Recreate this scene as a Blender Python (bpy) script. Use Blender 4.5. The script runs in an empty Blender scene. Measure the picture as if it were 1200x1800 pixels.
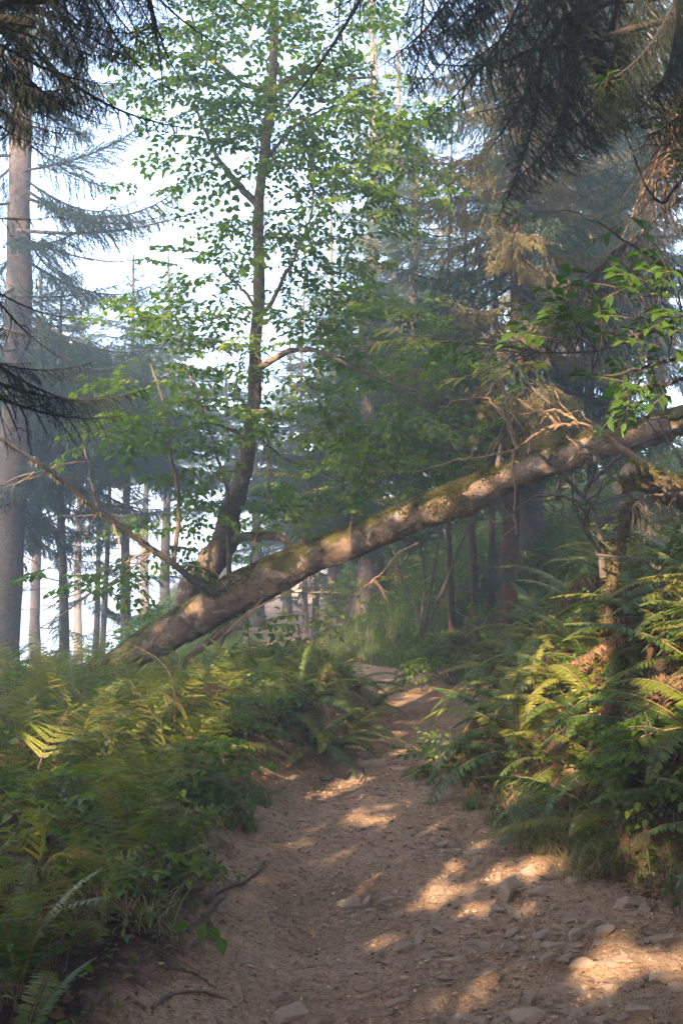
import bpy, math, random
import numpy as np
from mathutils import Vector, Matrix, Euler

rng = np.random.default_rng(7)
random.seed(7)
sc = bpy.context.scene
col = sc.collection
R = math.radians

# ------------------------------------------------------------------ camera
CAMZ = 1.6
PITCH = math.atan(100 / 1750)
cam_d = bpy.data.cameras.new('camera')
cam = bpy.data.objects.new('camera', cam_d)
col.objects.link(cam)
cam.location = (0, 0, CAMZ)
cam.rotation_euler = (math.pi / 2 + PITCH, 0, 0)
cam_d.sensor_fit = 'VERTICAL'
cam_d.sensor_height = 36
cam_d.lens = 35
cam_d.clip_start = 0.05
cam_d.clip_end = 2000
sc.camera = cam

# ------------------------------------------------------------------ light
SUN_EL = R(26)
SUN_AZ = np.array([0.40, 0.9165])              # horizontal travel direction of the light
sun_dir = np.array([SUN_AZ[0] * math.cos(SUN_EL), SUN_AZ[1] * math.cos(SUN_EL), -math.sin(SUN_EL)])
sd = bpy.data.lights.new('sun', 'SUN')
sd.energy = 4.2
sd.angle = R(0.45)
sd.color = (1.0, 0.76, 0.50)
so = bpy.data.objects.new('sun', sd)
col.objects.link(so)
so.rotation_euler = Vector(sun_dir).to_track_quat('-Z', 'Y').to_euler()
so.location = (-20, -30, 30)
w = bpy.data.worlds.new('World')
sc.world = w
w.use_nodes = True
wn = w.node_tree.nodes
bg = wn['Background']
sky = wn.new('ShaderNodeTexSky')
sky.sky_type = 'NISHITA'
sky.sun_disc = False
sky.sun_elevation = SUN_EL
sky.sun_rotation = math.atan2(-SUN_AZ[0], -SUN_AZ[1])
sky.dust_density = 4.0
sky.air_density = 0.7
sky.ozone_density = 0.5
w.node_tree.links.new(sky.outputs[0], bg.inputs[0])
bg.inputs[1].default_value = 0.15
sc.view_settings.view_transform = 'Standard'
sc.view_settings.look = 'None'
sc.view_settings.gamma = 1
sc.view_settings.use_curve_mapping = False
sc.view_settings.exposure = 3.2
sc.render.engine = 'CYCLES'
cy = sc.cycles
cy.max_bounces = 7
cy.diffuse_bounces = 2
cy.glossy_bounces = 2
cy.transmission_bounces = 4
cy.volume_bounces = 1
cy.use_denoising = True
cy.use_adaptive_sampling = True
cy.adaptive_threshold = 0.008
cy.sample_clamp_indirect = 4.0
HAZE_DENSITY = 0.0070

# ------------------------------------------------------------------ helpers
CP, SP = math.cos(PITCH), math.sin(PITCH)

def P(px, py, d):
    """World point that the photograph shows at (px, py) at depth d metres."""
    a = (px - 600) / 1750 * d
    b = (900 - py) / 1750 * d
    return np.array([a, d * CP - b * SP, CAMZ + d * SP + b * CP])

def PX(p):
    x, y, z = p[0], p[1], p[2] - CAMZ
    d = y * CP + z * SP
    b = -y * SP + z * CP
    return 600 + 1750 * x / d, 900 - 1750 * b / d, d

_lat = rng.random((256, 256))
def vnoise(x, y):
    x = np.asarray(x, float); y = np.asarray(y, float)
    xi = np.floor(x).astype(int); yi = np.floor(y).astype(int)
    fx = x - xi; fy = y - yi
    fx = fx * fx * (3 - 2 * fx); fy = fy * fy * (3 - 2 * fy)
    a = _lat[xi & 255, yi & 255]; b = _lat[(xi + 1) & 255, yi & 255]
    c = _lat[xi & 255, (yi + 1) & 255]; d = _lat[(xi + 1) & 255, (yi + 1) & 255]
    return (a * (1 - fx) + b * fx) * (1 - fy) + (c * (1 - fx) + d * fx) * fy

def fbm(x, y, o=4):
    s = 0; a = 0.5; t = 0
    for k in range(o):
        s = s + a * vnoise(x * 2 ** k + 17.3 * k, y * 2 ** k + 5.1 * k); t += a; a *= 0.5
    return s / t

def smooth(t):
    t = np.clip(t, 0, 1)
    return t * t * (3 - 2 * t)

def nrm(v):
    v = np.asarray(v, float)
    return v / (np.linalg.norm(v, axis=-1, keepdims=True) + 1e-9)

def spline(pts, n):
    p = np.asarray(pts, float)
    k = len(p)
    if k == 2:
        t = np.linspace(0, 1, n)[:, None]
        return p[0] * (1 - t) + p[1] * t
    q = np.vstack([2 * p[0] - p[1], p, 2 * p[-1] - p[-2]])
    u = np.linspace(0, k - 1 - 1e-9, n)
    i = np.floor(u).astype(int); t = (u - i)[:, None]
    a, b, c, d = q[i], q[i + 1], q[i + 2], q[i + 3]
    return 0.5 * (2 * b + (c - a) * t + (2 * a - 5 * b + 4 * c - d) * t * t + (3 * b - a - 3 * c + d) * t ** 3)

class MB:
    def __init__(s):
        s.v = []; s.f = []; s.m = []; s.t = []; s.n = 0
    def add(s, v, f, mat=0, tint=0.5):
        v = np.asarray(v, float).reshape(-1, 3)
        f = np.asarray(f, int)
        s.v.append(v); s.f.append(f + s.n)
        s.m.append(np.full(len(f), mat))
        s.t.append(np.broadcast_to(np.asarray(tint, float), (len(v),)) if np.ndim(tint) < 1 or len(np.atleast_1d(tint)) == len(v) else np.repeat(tint, len(v) // len(tint)))
        s.n += len(v)
    def mesh(s, name, mats, smooth_=True):
        me = bpy.data.meshes.new(name)
        if not isinstance(mats, (list, tuple)): mats = [mats]
        for m in mats: me.materials.append(m)
        if s.n == 0: return me
        v = np.vstack(s.v)
        me.vertices.add(len(v)); me.vertices.foreach_set('co', v.astype(np.float32).ravel())
        lt = np.concatenate([np.full(len(f), f.shape[1]) for f in s.f])
        loops = np.concatenate([f.ravel() for f in s.f])
        ls = np.concatenate([[0], np.cumsum(lt)[:-1]])
        me.loops.add(len(loops)); me.loops.foreach_set('vertex_index', loops.astype(np.int32))
        me.polygons.add(len(lt))
        me.polygons.foreach_set('loop_start', ls.astype(np.int32))
        me.polygons.foreach_set('loop_total', lt.astype(np.int32))
        me.polygons.foreach_set('material_index', np.concatenate(s.m).astype(np.int32))
        me.polygons.foreach_set('use_smooth', np.full(len(lt), bool(smooth_)))
        at = me.attributes.new('tint', 'FLOAT', 'POINT')
        at.data.foreach_set('value', np.concatenate(s.t).astype(np.float32))
        me.update(calc_edges=True)
        return me
    def build(s, name, mats, parent=None, smooth_=True):
        return link(name, s.mesh(name, mats, smooth_), parent)

def link(name, me, parent=None, mat=None):
    o = bpy.data.objects.new(name, me)
    col.objects.link(o)
    if parent is not None: o.parent = parent
    if mat is not None: o.matrix_local = mat
    return o

def tag(o, label=None, cat=None, group=None, kind=None):
    if label: o['label'] = label
    if cat: o['category'] = cat
    if group: o['group'] = group
    if kind: o['kind'] = kind
    return o

def thing(name, loc, label, cat, group=None):
    o = bpy.data.objects.new(name, None)
    col.objects.link(o)
    o.location = Vector(np.asarray(loc, float))
    o.empty_display_size = 0.1
    return tag(o, label, cat, group)

def frames(p):
    t = nrm(np.gradient(p, axis=0))
    up = np.array([0, 0, 1.0]) if abs(t[0][2]) < 0.9 else np.array([1.0, 0, 0])
    n = nrm(np.cross(t[0], up))
    N = [n]
    for k in range(1, len(p)):
        n = n - t[k] * np.dot(n, t[k])
        n = n / (np.linalg.norm(n) + 1e-9)
        N.append(n)
    N = np.array(N)
    return t, N, np.cross(t, N)

def tube(mb, pts, rad, seg=6, mat=0, tint=0.5, lump=0.0, seed=0, cap=True, lf=1.0, rough=0.0):
    p = np.asarray(pts, float); n = len(p)
    r = np.broadcast_to(np.asarray(rad, float), (n,)) if np.ndim(rad) < 1 else np.asarray(rad, float)
    t, N, B = frames(p)
    a = np.linspace(0, 2 * np.pi, seg, endpoint=False)
    rr = np.repeat(r[:, None], seg, 1)
    if lump:
        L = np.concatenate([[0], np.cumsum(np.linalg.norm(np.diff(p, axis=0), axis=1))]) * lf
        g = fbm(3 + np.cos(a)[None, :] * 1.1 + L[:, None] * 3.1 + seed * 7.7, 9 + np.sin(a)[None, :] * 1.1 + L[:, None] * 1.3 + seed * 3.3, 3)
        rr = rr * (1 + lump * (g - 0.5) * 2)
        if rough:
            g2 = fbm(40 + np.cos(a)[None, :] * 5.5 + L[:, None] * 5.1 + seed, 60 + np.sin(a)[None, :] * 5.5 + L[:, None] * 7.3, 4)
            rr = rr * (1 + rough * (g2 - 0.5) * 2)
    v = p[:, None, :] + rr[:, :, None] * (np.cos(a)[None, :, None] * N[:, None, :] + np.sin(a)[None, :, None] * B[:, None, :])
    i = np.arange(n - 1)[:, None] * seg; j = np.arange(seg)[None, :]; j2 = (j + 1) % seg
    f = np.stack([i + j, i + j2, i + seg + j2, i + seg + j], -1).reshape(-1, 4)
    mb.add(v.reshape(-1, 3), f, mat, tint)
    if cap:
        for k in (0, n - 1):
            if r[k] > 0.004:
                c = np.vstack([v[k], p[k][None, :]])
                jj = np.arange(seg)
                ff = np.stack([jj, (jj + 1) % seg, np.full(seg, seg)], -1)
                if k == 0: ff = ff[:, ::-1]
                mb.add(c, ff, mat, tint)

def thin(mb, a, b, r0, r1, mat=0):
    """many straight 3-sided twigs at once: a, b (N,3)"""
    a = np.asarray(a); b = np.asarray(b); n = len(a)
    if n == 0: return
    t = nrm(b - a)
    ref = np.where(np.abs(t[:, 2:3]) < 0.9, [[0, 0, 1.0]], [[1.0, 0, 0]])
    N = nrm(np.cross(t, ref)); B = np.cross(t, N)
    V = []
    for base, r in ((a, r0), (b, r1)):
        for k in range(3):
            an = 2 * np.pi * k / 3
            V.append(base + np.reshape(r, (-1, 1)) * (math.cos(an) * N + math.sin(an) * B))
    v = np.stack(V, 1)
    f0 = np.array([[0, 1, 4, 3], [1, 2, 5, 4], [2, 0, 3, 5]])
    f = (np.arange(n)[:, None, None] * 6 + f0[None]).reshape(-1, 4)
    mb.add(v.reshape(-1, 3), f, mat)

def leaves(mb, base, d, n, L, W, mat=0, tint=0.5, fold=0.25, curl=0.15):
    """folded leaves; base, d (axis), n (normal) (N,3); L, W (N,)"""
    base = np.asarray(base, float); N = len(base)
    if N == 0: return
    d = nrm(d); s = nrm(np.cross(d, n)); n = np.cross(s, d)
    L = np.broadcast_to(np.asarray(L, float), (N,))[:, None]; W = np.broadcast_to(np.asarray(W, float), (N,))[:, None]
    c1 = base + d * L * 0.35; c2 = base + d * L * 0.7 - n * L * curl * 0.5; tip = base + d * L - n * L * curl
    up = n * W * fold
    L1 = c1 + s * W * 0.5 + up; R1 = c1 - s * W * 0.5 + up
    L2 = c2 + s * W * 0.38 + up * 0.8; R2 = c2 - s * W * 0.38 + up * 0.8
    v = np.stack([base, c1, c2, tip, L1, L2, R1, R2], 1)
    tri = np.array([[0, 1, 4], [2, 3, 5], [0, 6, 1], [2, 7, 3]])
    qd = np.array([[1, 2, 5, 4], [6, 7, 2, 1]])
    k = np.arange(N)[:, None, None] * 8
    tt = tint if np.ndim(tint) < 1 else np.repeat(tint, 8)
    n0 = mb.n
    mb.add(v.reshape(-1, 3), (k + tri[None]).reshape(-1, 3), mat, tt)
    q = (k + qd[None]).reshape(-1, 4)
    mb.f.append(q + n0); mb.m.append(np.full(len(q), mat)); mb.v.append(np.zeros((0, 3))); mb.t.append(np.zeros(0))

def spikes(mb, base, d, side, L, W, mat=0, tint=0.5, droop=0.0):
    """one-triangle needles"""
    base = np.asarray(base); N = len(base)
    L = np.broadcast_to(np.asarray(L, float), (N,))[:, None]; W = np.broadcast_to(np.asarray(W, float), (N,))[:, None]
    tip = base + d * L
    tip[:, 2] -= (droop * L)[:, 0]
    v = np.stack([base + side * W * 0.5, base - side * W * 0.5, tip], 1)
    tt = tint if np.ndim(tint) < 1 else np.repeat(tint, 3)
    mb.add(v.reshape(-1, 3), np.arange(3 * N).reshape(-1, 3), mat, tt)

def rnd(n=3, m=None):
    v = rng.normal(size=(m, n) if m else n)
    return nrm(v)

def aim(p, d, up_=(0, 0, 1), s=1.0, roll=0.0):
    d = nrm(d); z = np.asarray(up_, float); z = nrm(z - d * np.dot(z, d)); y = np.cross(z, d)
    m = Matrix(((d[0], y[0], z[0], p[0]), (d[1], y[1], z[1], p[1]), (d[2], y[2], z[2], p[2]), (0, 0, 0, 1)))
    return m @ Matrix.Rotation(roll, 4, 'X') @ Matrix.Scale(s, 4)

# ------------------------------------------------------------------ materials
def mat(name):
    m = bpy.data.materials.new(name); m.use_nodes = True
    nt = m.node_tree
    b = nt.nodes['Principled BSDF']
    b.inputs['Roughness'].default_value = 0.85
    b.inputs['Specular IOR Level'].default_value = 0.25
    return m, nt, b

def N_(nt, t, **k):
    n = nt.nodes.new(t)
    for a, v in k.items():
        if a in n.inputs: n.inputs[a].default_value = v
        else: setattr(n, a, v)
    return n

def ramp(nt, fac, stops):
    r = nt.nodes.new('ShaderNodeValToRGB')
    e = r.color_ramp.elements
    while len(e) > 1: e.remove(e[-1])
    e[0].position = stops[0][0]; e[0].color = (*stops[0][1], 1)
    for p, c in stops[1:]:
        x = e.new(p); x.color = (*c, 1)
    nt.links.new(fac, r.inputs[0])
    return r.outputs[0]

def noise(nt, scale, detail=5, rough=0.6, coord=None, dist=0.0):
    n = N_(nt, 'ShaderNodeTexNoise', Scale=scale, Detail=detail, Roughness=rough, Distortion=dist)
    if coord is not None: nt.links.new(coord, n.inputs['Vector'])
    return n.outputs['Fac']

def mixc(nt, fac, a, b):
    m = nt.nodes.new('ShaderNodeMix'); m.data_type = 'RGBA'
    for x, s in ((fac, 0), (a, 6), (b, 7)):
        if hasattr(x, 'is_linked'): nt.links.new(x, m.inputs[s])
        else: m.inputs[s].default_value = (*x, 1) if isinstance(x, tuple) else x
    return m.outputs[2]

def math_(nt, op, a, b=0.5):
    m = nt.nodes.new('ShaderNodeMath'); m.operation = op
    for i, x in enumerate((a, b)):
        if hasattr(x, 'is_linked'): nt.links.new(x, m.inputs[i])
        else: m.inputs[i].default_value = x
    return m.outputs[0]

def bump(nt, b, h, strength=0.5, dist=0.02):
    n = nt.nodes.new('ShaderNodeBump')
    n.inputs['Strength'].default_value = strength; n.inputs['Distance'].default_value = dist
    nt.links.new(h, n.inputs['Height']); nt.links.new(n.outputs[0], b.inputs['Normal'])

def foliage(name, stops, trans=0.35, rough=0.55, spec=0.3, objvar=0.5):
    """leaf surface: colour by a per-leaf tint and a per-object random, with light coming through"""
    m, nt, b = mat(name)
    at = N_(nt, 'ShaderNodeAttribute', attribute_name='tint')
    oi = nt.nodes.new('ShaderNodeObjectInfo')
    f = math_(nt, 'MULTIPLY', at.outputs['Fac'], 1 - objvar)
    g = math_(nt, 'MULTIPLY', oi.outputs['Random'], objvar)
    f = math_(nt, 'ADD', f, g)
    c = ramp(nt, f, stops)
    nt.links.new(c, b.inputs['Base Color'])
    b.inputs['Roughness'].default_value = rough
    b.inputs['Specular IOR Level'].default_value = spec
    tr = nt.nodes.new('ShaderNodeBsdfTranslucent')
    hs = N_(nt, 'ShaderNodeHueSaturation', Saturation=1.15, Value=1.7)
    nt.links.new(c, hs.inputs['Color']); nt.links.new(hs.outputs[0], tr.inputs[0])
    mx = nt.nodes.new('ShaderNodeMixShader'); mx.inputs[0].default_value = trans
    nt.links.new(b.outputs[0], mx.inputs[1]); nt.links.new(tr.outputs[0], mx.inputs[2])
    nt.links.new(mx.outputs[0], nt.nodes['Material Output'].inputs[0])
    return m

def bark(name, a, b_, lichen=None, moss=None, scale=14, lich_t=0.6, moss_t=0.5):
    m, nt, b = mat(name)
    tc = nt.nodes.new('ShaderNodeTexCoord'); o = tc.outputs['Object']
    n1 = noise(nt, scale, 8, 0.7, o, 0.6)
    c = ramp(nt, n1, [(0.3, a), (0.7, b_)])
    if lichen:
        n2 = noise(nt, 5.0, 7, 0.7, o, 1.0)
        k = ramp(nt, n2, [(lich_t - 0.03, (0, 0, 0)), (lich_t + 0.05, (1, 1, 1))])
        c = mixc(nt, k, c, lichen)
    if moss:
        n3 = noise(nt, 2.2, 6, 0.7, o)
        ge = nt.nodes.new('ShaderNodeNewGeometry')
        sp = nt.nodes.new('ShaderNodeSeparateXYZ'); nt.links.new(ge.outputs['Normal'], sp.inputs[0])
        q = math_(nt, 'ADD', math_(nt, 'MULTIPLY', sp.outputs['Z'], 0.22), n3)
        k = ramp(nt, q, [(moss_t - 0.03, (0, 0, 0)), (moss_t + 0.06, (1, 1, 1))])
        n4 = noise(nt, 60, 4, 0.7, o)
        c = mixc(nt, k, c, ramp(nt, n4, [(0.3, tuple(x * 0.5 for x in moss)), (0.75, moss)]))
    nt.links.new(c, b.inputs['Base Color'])
    h = math_(nt, 'ADD', n1, math_(nt, 'MULTIPLY', noise(nt, scale * 4, 5, 0.7, o), 0.5))
    bump(nt, b, h, 1.0, 0.035)
    b.inputs['Roughness'].default_value = 0.92
    return m

M = {}
M['log'] = bark('log_bark', (0.090, 0.055, 0.036), (0.245, 0.170, 0.122), lichen=(0.33, 0.275, 0.23), moss=(0.080, 0.068, 0.014), scale=9, lich_t=0.57, moss_t=0.555)
M['leafy_bark'] = bark('leafy_bark', (0.075, 0.055, 0.04), (0.20, 0.155, 0.11), lichen=(0.30, 0.28, 0.22), moss=(0.075, 0.07, 0.018), scale=16, lich_t=0.62, moss_t=0.62)
M['conifer_bark'] = bark('conifer_bark', (0.045, 0.034, 0.028), (0.15, 0.115, 0.095), scale=11)
M['red_bark'] = bark('red_bark', (0.04, 0.022, 0.016), (0.11, 0.06, 0.042), scale=11)
M['mossy'] = bark('mossy_bark', (0.08, 0.05, 0.03), (0.17, 0.12, 0.08), moss=(0.10, 0.08, 0.02), scale=12, moss_t=0.48)
M['twig'] = bark('twig_bark', (0.075, 0.06, 0.05), (0.17, 0.14, 0.115), scale=30)
M['dark_twig'] = bark('dark_twig_bark', (0.035, 0.028, 0.024), (0.08, 0.065, 0.055), scale=30)
M['tan_twig'] = bark('tan_twig_bark', (0.22, 0.13, 0.08), (0.42, 0.28, 0.18), scale=30)
M['root'] = bark('root_bark', (0.10, 0.07, 0.05), (0.24, 0.18, 0.14), scale=30)
M['cut'] = bark('cut_wood', (0.22, 0.15, 0.09), (0.42, 0.32, 0.21), scale=25)
M['lichen'] = foliage('hanging_lichen', [(0, (0.20, 0.16, 0.07)), (1, (0.36, 0.30, 0.16))], 0.3)
M['moss'] = foliage('moss_fuzz', [(0, (0.035, 0.034, 0.007)), (0.6, (0.085, 0.075, 0.016)), (1, (0.15, 0.12, 0.03))], 0.2, objvar=0.1)
M['leaf'] = foliage('broad_leaf', [(0, (0.034, 0.070, 0.008)), (0.6, (0.080, 0.135, 0.012)), (1, (0.17, 0.20, 0.02))], 0.55, 0.5, objvar=0.35)
M['leaf_yellow'] = foliage('yellowing_leaf', [(0, (0.10, 0.14, 0.02)), (1, (0.30, 0.25, 0.05))], 0.45, 0.5)
M['leaf_big'] = foliage('compound_leaf', [(0, (0.022, 0.055, 0.006)), (1, (0.055, 0.105, 0.012))], 0.4, 0.45, objvar=0.3)
M['leaf_dead'] = foliage('withered_leaf', [(0, (0.05, 0.025, 0.012)), (1, (0.17, 0.085, 0.04))], 0.25)
M['needle'] = foliage('spruce_needle', [(0, (0.020, 0.040, 0.020)), (0.6, (0.034, 0.066, 0.030)), (1, (0.06, 0.10, 0.042))], 0.2, 0.6, objvar=0.4)
M['needle_sun_gold'] = foliage('sun_gold_spruce_needle', [(0, (0.065, 0.070, 0.020)), (1, (0.20, 0.150, 0.050))], 0.25, 0.6, objvar=0.4)  # warm sunlight put into the needle colour of the lit boughs
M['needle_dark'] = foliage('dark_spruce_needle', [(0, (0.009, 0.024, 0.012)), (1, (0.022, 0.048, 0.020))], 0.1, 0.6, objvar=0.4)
M['sword'] = foliage('sword_fern', [(0, (0.022, 0.055, 0.009)), (0.45, (0.055, 0.092, 0.010)), (1, (0.20, 0.175, 0.020))], 0.3, 0.42, 0.35, objvar=0.75)
M['bracken'] = foliage('bracken', [(0, (0.036, 0.075, 0.008)), (0.5, (0.095, 0.130, 0.011)), (1, (0.24, 0.21, 0.022))], 0.35, 0.55, 0.25, objvar=0.7)
M['fern_dead'] = foliage('rusty_fern', [(0, (0.065, 0.034, 0.018)), (0.6, (0.14, 0.078, 0.040)), (1, (0.24, 0.150, 0.080))], 0.25, 0.7, 0.15, objvar=0.6)
M['grass'] = foliage('grass_blade', [(0, (0.035, 0.072, 0.015)), (0.7, (0.085, 0.125, 0.028)), (1, (0.22, 0.19, 0.08))], 0.35, 0.5, objvar=0.2)
M['straw'] = foliage('straw_blade', [(0, (0.16, 0.12, 0.06)), (1, (0.36, 0.28, 0.15))], 0.3)

def m_dirt(name, stops, near=None):
    m, nt, b = mat(name)
    tc = nt.nodes.new('ShaderNodeTexCoord'); o = tc.outputs['Object']
    n1 = noise(nt, 1.1, 6, 0.65, o)
    n2 = noise(nt, 22, 6, 0.75, o)
    n3 = noise(nt, 95, 4, 0.8, o)
    c = ramp(nt, math_(nt, 'ADD', math_(nt, 'MULTIPLY', n1, 0.45), math_(nt, 'MULTIPLY', n2, 0.55)), stops)
    if near:
        at = N_(nt, 'ShaderNodeAttribute', attribute_name='tint')
        q = math_(nt, 'ADD', at.outputs['Fac'], math_(nt, 'MULTIPLY', math_(nt, 'SUBTRACT', noise(nt, 5, 6, 0.7, o), 0.5), 1.6))
        k0 = ramp(nt, q, [(0.25, (0, 0, 0)), (0.75, (1, 1, 1))])
        c = mixc(nt, k0, ramp(nt, math_(nt, 'ADD', math_(nt, 'MULTIPLY', n1, 0.45), math_(nt, 'MULTIPLY', n2, 0.55)), near), c)
    sp = ramp(nt, n3, [(0.38, (0.4, 0.36, 0.33)), (0.48, (0.95, 0.95, 0.95)), (0.6, (1.0, 1.0, 1.0)), (0.68, (1.6, 1.5, 1.4))])
    mm = nt.nodes.new('ShaderNodeMix'); mm.data_type = 'RGBA'; mm.blend_type = 'MULTIPLY'; mm.inputs[0].default_value = 1
    nt.links.new(c, mm.inputs[6]); nt.links.new(sp, mm.inputs[7])
    c = mm.outputs[2]
    # bits of straw and needle litter
    w_ = N_(nt, 'ShaderNodeTexVoronoi', Scale=55.0)
    nt.links.new(o, w_.inputs['Vector'])
    k = ramp(nt, w_.outputs['Color'], [(0.84, (0, 0, 0)), (0.90, (1, 1, 1))])
    c = mixc(nt, math_(nt, 'MULTIPLY', k, 0.25), c, (0.28, 0.19, 0.12))
    nt.links.new(c, b.inputs['Base Color'])
    h = math_(nt, 'ADD', math_(nt, 'MULTIPLY', n2, 1.0), math_(nt, 'MULTIPLY', n3, 0.35))
    bump(nt, b, h, 1.0, 0.045)
    b.inputs['Roughness'].default_value = 0.95
    b.inputs['Specular IOR Level'].default_value = 0.1
    return m

DIRT = [(0.36, (0.170, 0.100, 0.056)), (0.5, (0.400, 0.252, 0.158)), (0.64, (0.54, 0.385, 0.265))]
M['dirt'] = m_dirt('path_dirt', DIRT)
M['soil'] = m_dirt('forest_soil', [(0.32, (0.030, 0.020, 0.013)), (0.52, (0.075, 0.048, 0.031)), (0.7, (0.13, 0.086, 0.056))], DIRT)

def m_stone():
    m, nt, b = mat('stone')
    tc = nt.nodes.new('ShaderNodeTexCoord'); o = tc.outputs['Object']
    oi = nt.nodes.new('ShaderNodeObjectInfo')
    n1 = noise(nt, 9, 7, 0.7, o, 0.4)
    c = ramp(nt, n1, [(0.3, (0.20, 0.145, 0.105)), (0.55, (0.37, 0.285, 0.22)), (0.75, (0.50, 0.41, 0.335))])
    c = mixc(nt, math_(nt, 'MULTIPLY', oi.outputs['Random'], 0.75), c, (0.36, 0.245, 0.17))
    nt.links.new(c, b.inputs['Base Color'])
    wv = N_(nt, 'ShaderNodeTexWave', Scale=6.0, Distortion=6.0, Detail=4.0)
    nt.links.new(o, wv.inputs['Vector'])
    bump(nt, b, math_(nt, 'ADD', noise(nt, 30, 8, 0.75, o), math_(nt, 'MULTIPLY', wv.outputs['Fac'], 0.3)), 0.8, 0.015)
    return m
M['stone'] = m_stone()
M['gravel'] = foliage('gravel', [(0, (0.11, 0.068, 0.043)), (0.6, (0.27, 0.18, 0.12)), (1, (0.38, 0.27, 0.19))], 0.0, 0.9, 0.1, objvar=0.0)

def m_sea():
    m, nt, b = mat('sea_water')
    b.inputs['Base Color'].default_value = (0.05, 0.09, 0.11, 1)
    b.inputs['Roughness'].default_value = 0.12
    b.inputs['Specular IOR Level'].default_value = 0.5
    tc = nt.nodes.new('ShaderNodeTexCoord')
    bump(nt, b, noise(nt, 0.6, 6, 0.6, tc.outputs['Object']), 0.4, 0.3)
    return m
M['sea'] = m_sea()

# ------------------------------------------------------------------ ground
_py = np.array([-40, -3, 2, 3.5, 4.67, 6, 7, 8.2, 9.3, 11.2, 12.5, 14, 15.5, 18, 22, 27, 40, 130.])
_pc = np.array([0.3, .35, .38, .42, .48, .33, .20, .36, .62, .92, 1.02, .75, 0.0, -1.05, -1.5, -1.45, -2.2, -4.])
_pw = np.array([1.0, 1.1, 1.15, 1.08, .98, .82, .72, .60, .50, .50, .62, .80, .85, .75, .8, .95, 1.2, 1.2])

def pc(y):
    return (np.interp(y - .5, _py, _pc) + 2 * np.interp(y, _py, _pc) + np.interp(y + .5, _py, _pc)) / 4
def pw(y):
    return (np.interp(y - .5, _py, _pw) + 2 * np.interp(y, _py, _pw) + np.interp(y + .5, _py, _pw)) / 4

def pws(y, side):
    y = np.asarray(y, float)
    o = 3.7 if side < 0 else 61.2
    return pw(y) * (1 + .42 * (fbm(y * 1.1 + o, y * 0 + o, 3) - .5)) + .10 * (vnoise(y * 3.1 + o, y * 0) - .5) + .02 * (vnoise(y * 11 + o, y * 0) - .5)

def H(x, y, fine=False):
    x = np.asarray(x, float); y = np.asarray(y, float)
    s = x - pc(y); w_ = np.where(s < 0, pws(y, -1), pws(y, 1))
    z = 0.10 * (fbm(x * 0.35 + 40, y * 0.35 + 40, 3) - 0.5)
    z = z + np.interp(y, [-5, 8, 11, 13.5, 17, 24, 40, 120], [0, 0, .03, .10, 0.02, -.05, .5, 1.2])
    # left bank and its fall to the sea
    t = np.maximum(0, -s - w_)
    A = np.interp(y, [0, 3, 4.5, 6.3, 7.6, 10, 13, 17], [.10, .10, .16, .10, .34, .34, .16, .08]) * np.interp(t, [0, 1, 2.2], [1, 1, .45])
    wob = 0.18 + 0.35 * vnoise(y * 1.3 + 3, x * 0.7)
    z = z + A * smooth(t / wob) + 0.03 * np.minimum(t, 4)
    e = np.minimum(y - 13.2 + 0.25 * np.minimum(0, x + 4), -0.145 * y - 0.7 - x)
    e = np.maximum(e, -11 - x)
    z = z - 1.15 * np.maximum(0, e) * smooth(e / 2.0)
    # right bank and hillside
    t = np.maximum(0, s - w_)
    k = np.interp(y, [0, 4, 5.5, 8, 12, 15, 20], [.5, .6, .85, .95, .95, 1.15, 1.0])
    z = z + k * (np.minimum(t, 1.5) * smooth(t / 0.5)) + 0.36 * np.clip(t - 1.5, 0, 12)
    z = z + 0.07 * (fbm(x * 2.1, y * 2.1, 3) - 0.5) * smooth((np.abs(s) - w_) / .3 + 0.3)
    # the trodden path: a shallow trough with ledges of rock breaking through
    inside = smooth((w_ - np.abs(s)) / (0.35 * w_ + 1e-6))
    z = z - 0.05 * inside + 0.05 * np.clip(s, -1, 1) * inside
    rx = x * 0.86 + y * 0.5; ry = -x * 0.5 + y * 0.86
    rid = 1 - np.abs(2 * fbm(rx * 0.9 + 4, ry * 2.6 + 2, 3) - 1)
    rock = smooth((s + 0.5) / 1.0) * np.interp(y, [0, 2.5, 5.5, 8, 12, 20], [1, 1, .75, .4, .3, .2])
    z = z + inside * (0.16 * (rid - 0.75) * rock + 0.045 * (fbm(x * 3.2, y * 3.2, 3) - 0.5))
    if fine:
        z = z + inside * (0.022 * (fbm(x * 14, y * 14, 3) - 0.5) + 0.010 * (vnoise(x * 52, y * 52) - .5))
    return np.maximum(z, -27.5)

rows = np.concatenate([np.arange(-40, -3, 1.5), np.arange(-3, 2.0, .25), np.arange(2.0, 6, .022), np.arange(6, 10, .035), np.arange(10, 16, .07), np.arange(16, 30, .2), np.arange(30, 60, 1.0), np.arange(60, 126, 5)])
def grid_mesh(u, path):
    Y = rows[:, None]
    WL = pws(rows, -1)[:, None]; WR = pws(rows, 1)[:, None]; C = pc(rows)[:, None]
    if path: X = C + np.where(u[None, :] < 0, WL, WR) * u[None, :]
    else: X = C + np.where(u[None, :] < 0, -WL, WR) + u[None, :]
    Y = np.broadcast_to(Y, X.shape)
    Z = H(X, Y, True)
    n, k = X.shape
    i = np.arange(n - 1)[:, None] * k; j = np.arange(k - 1)[None, :]
    f = np.stack([i + j, i + j + 1, i + k + j + 1, i + k + j], -1).reshape(-1, 4)
    return np.stack([X, Y, Z], -1).reshape(-1, 3), f
mb = MB(); v, f = grid_mesh(np.linspace(-1, 1, 86), True); mb.add(v, f)
path = tag(mb.build('path', M['dirt']), kind='structure')
mb = MB()
uu = np.concatenate([[1e-9], np.geomspace(0.03, 60, 70)])
nr = len(rows)
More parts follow.
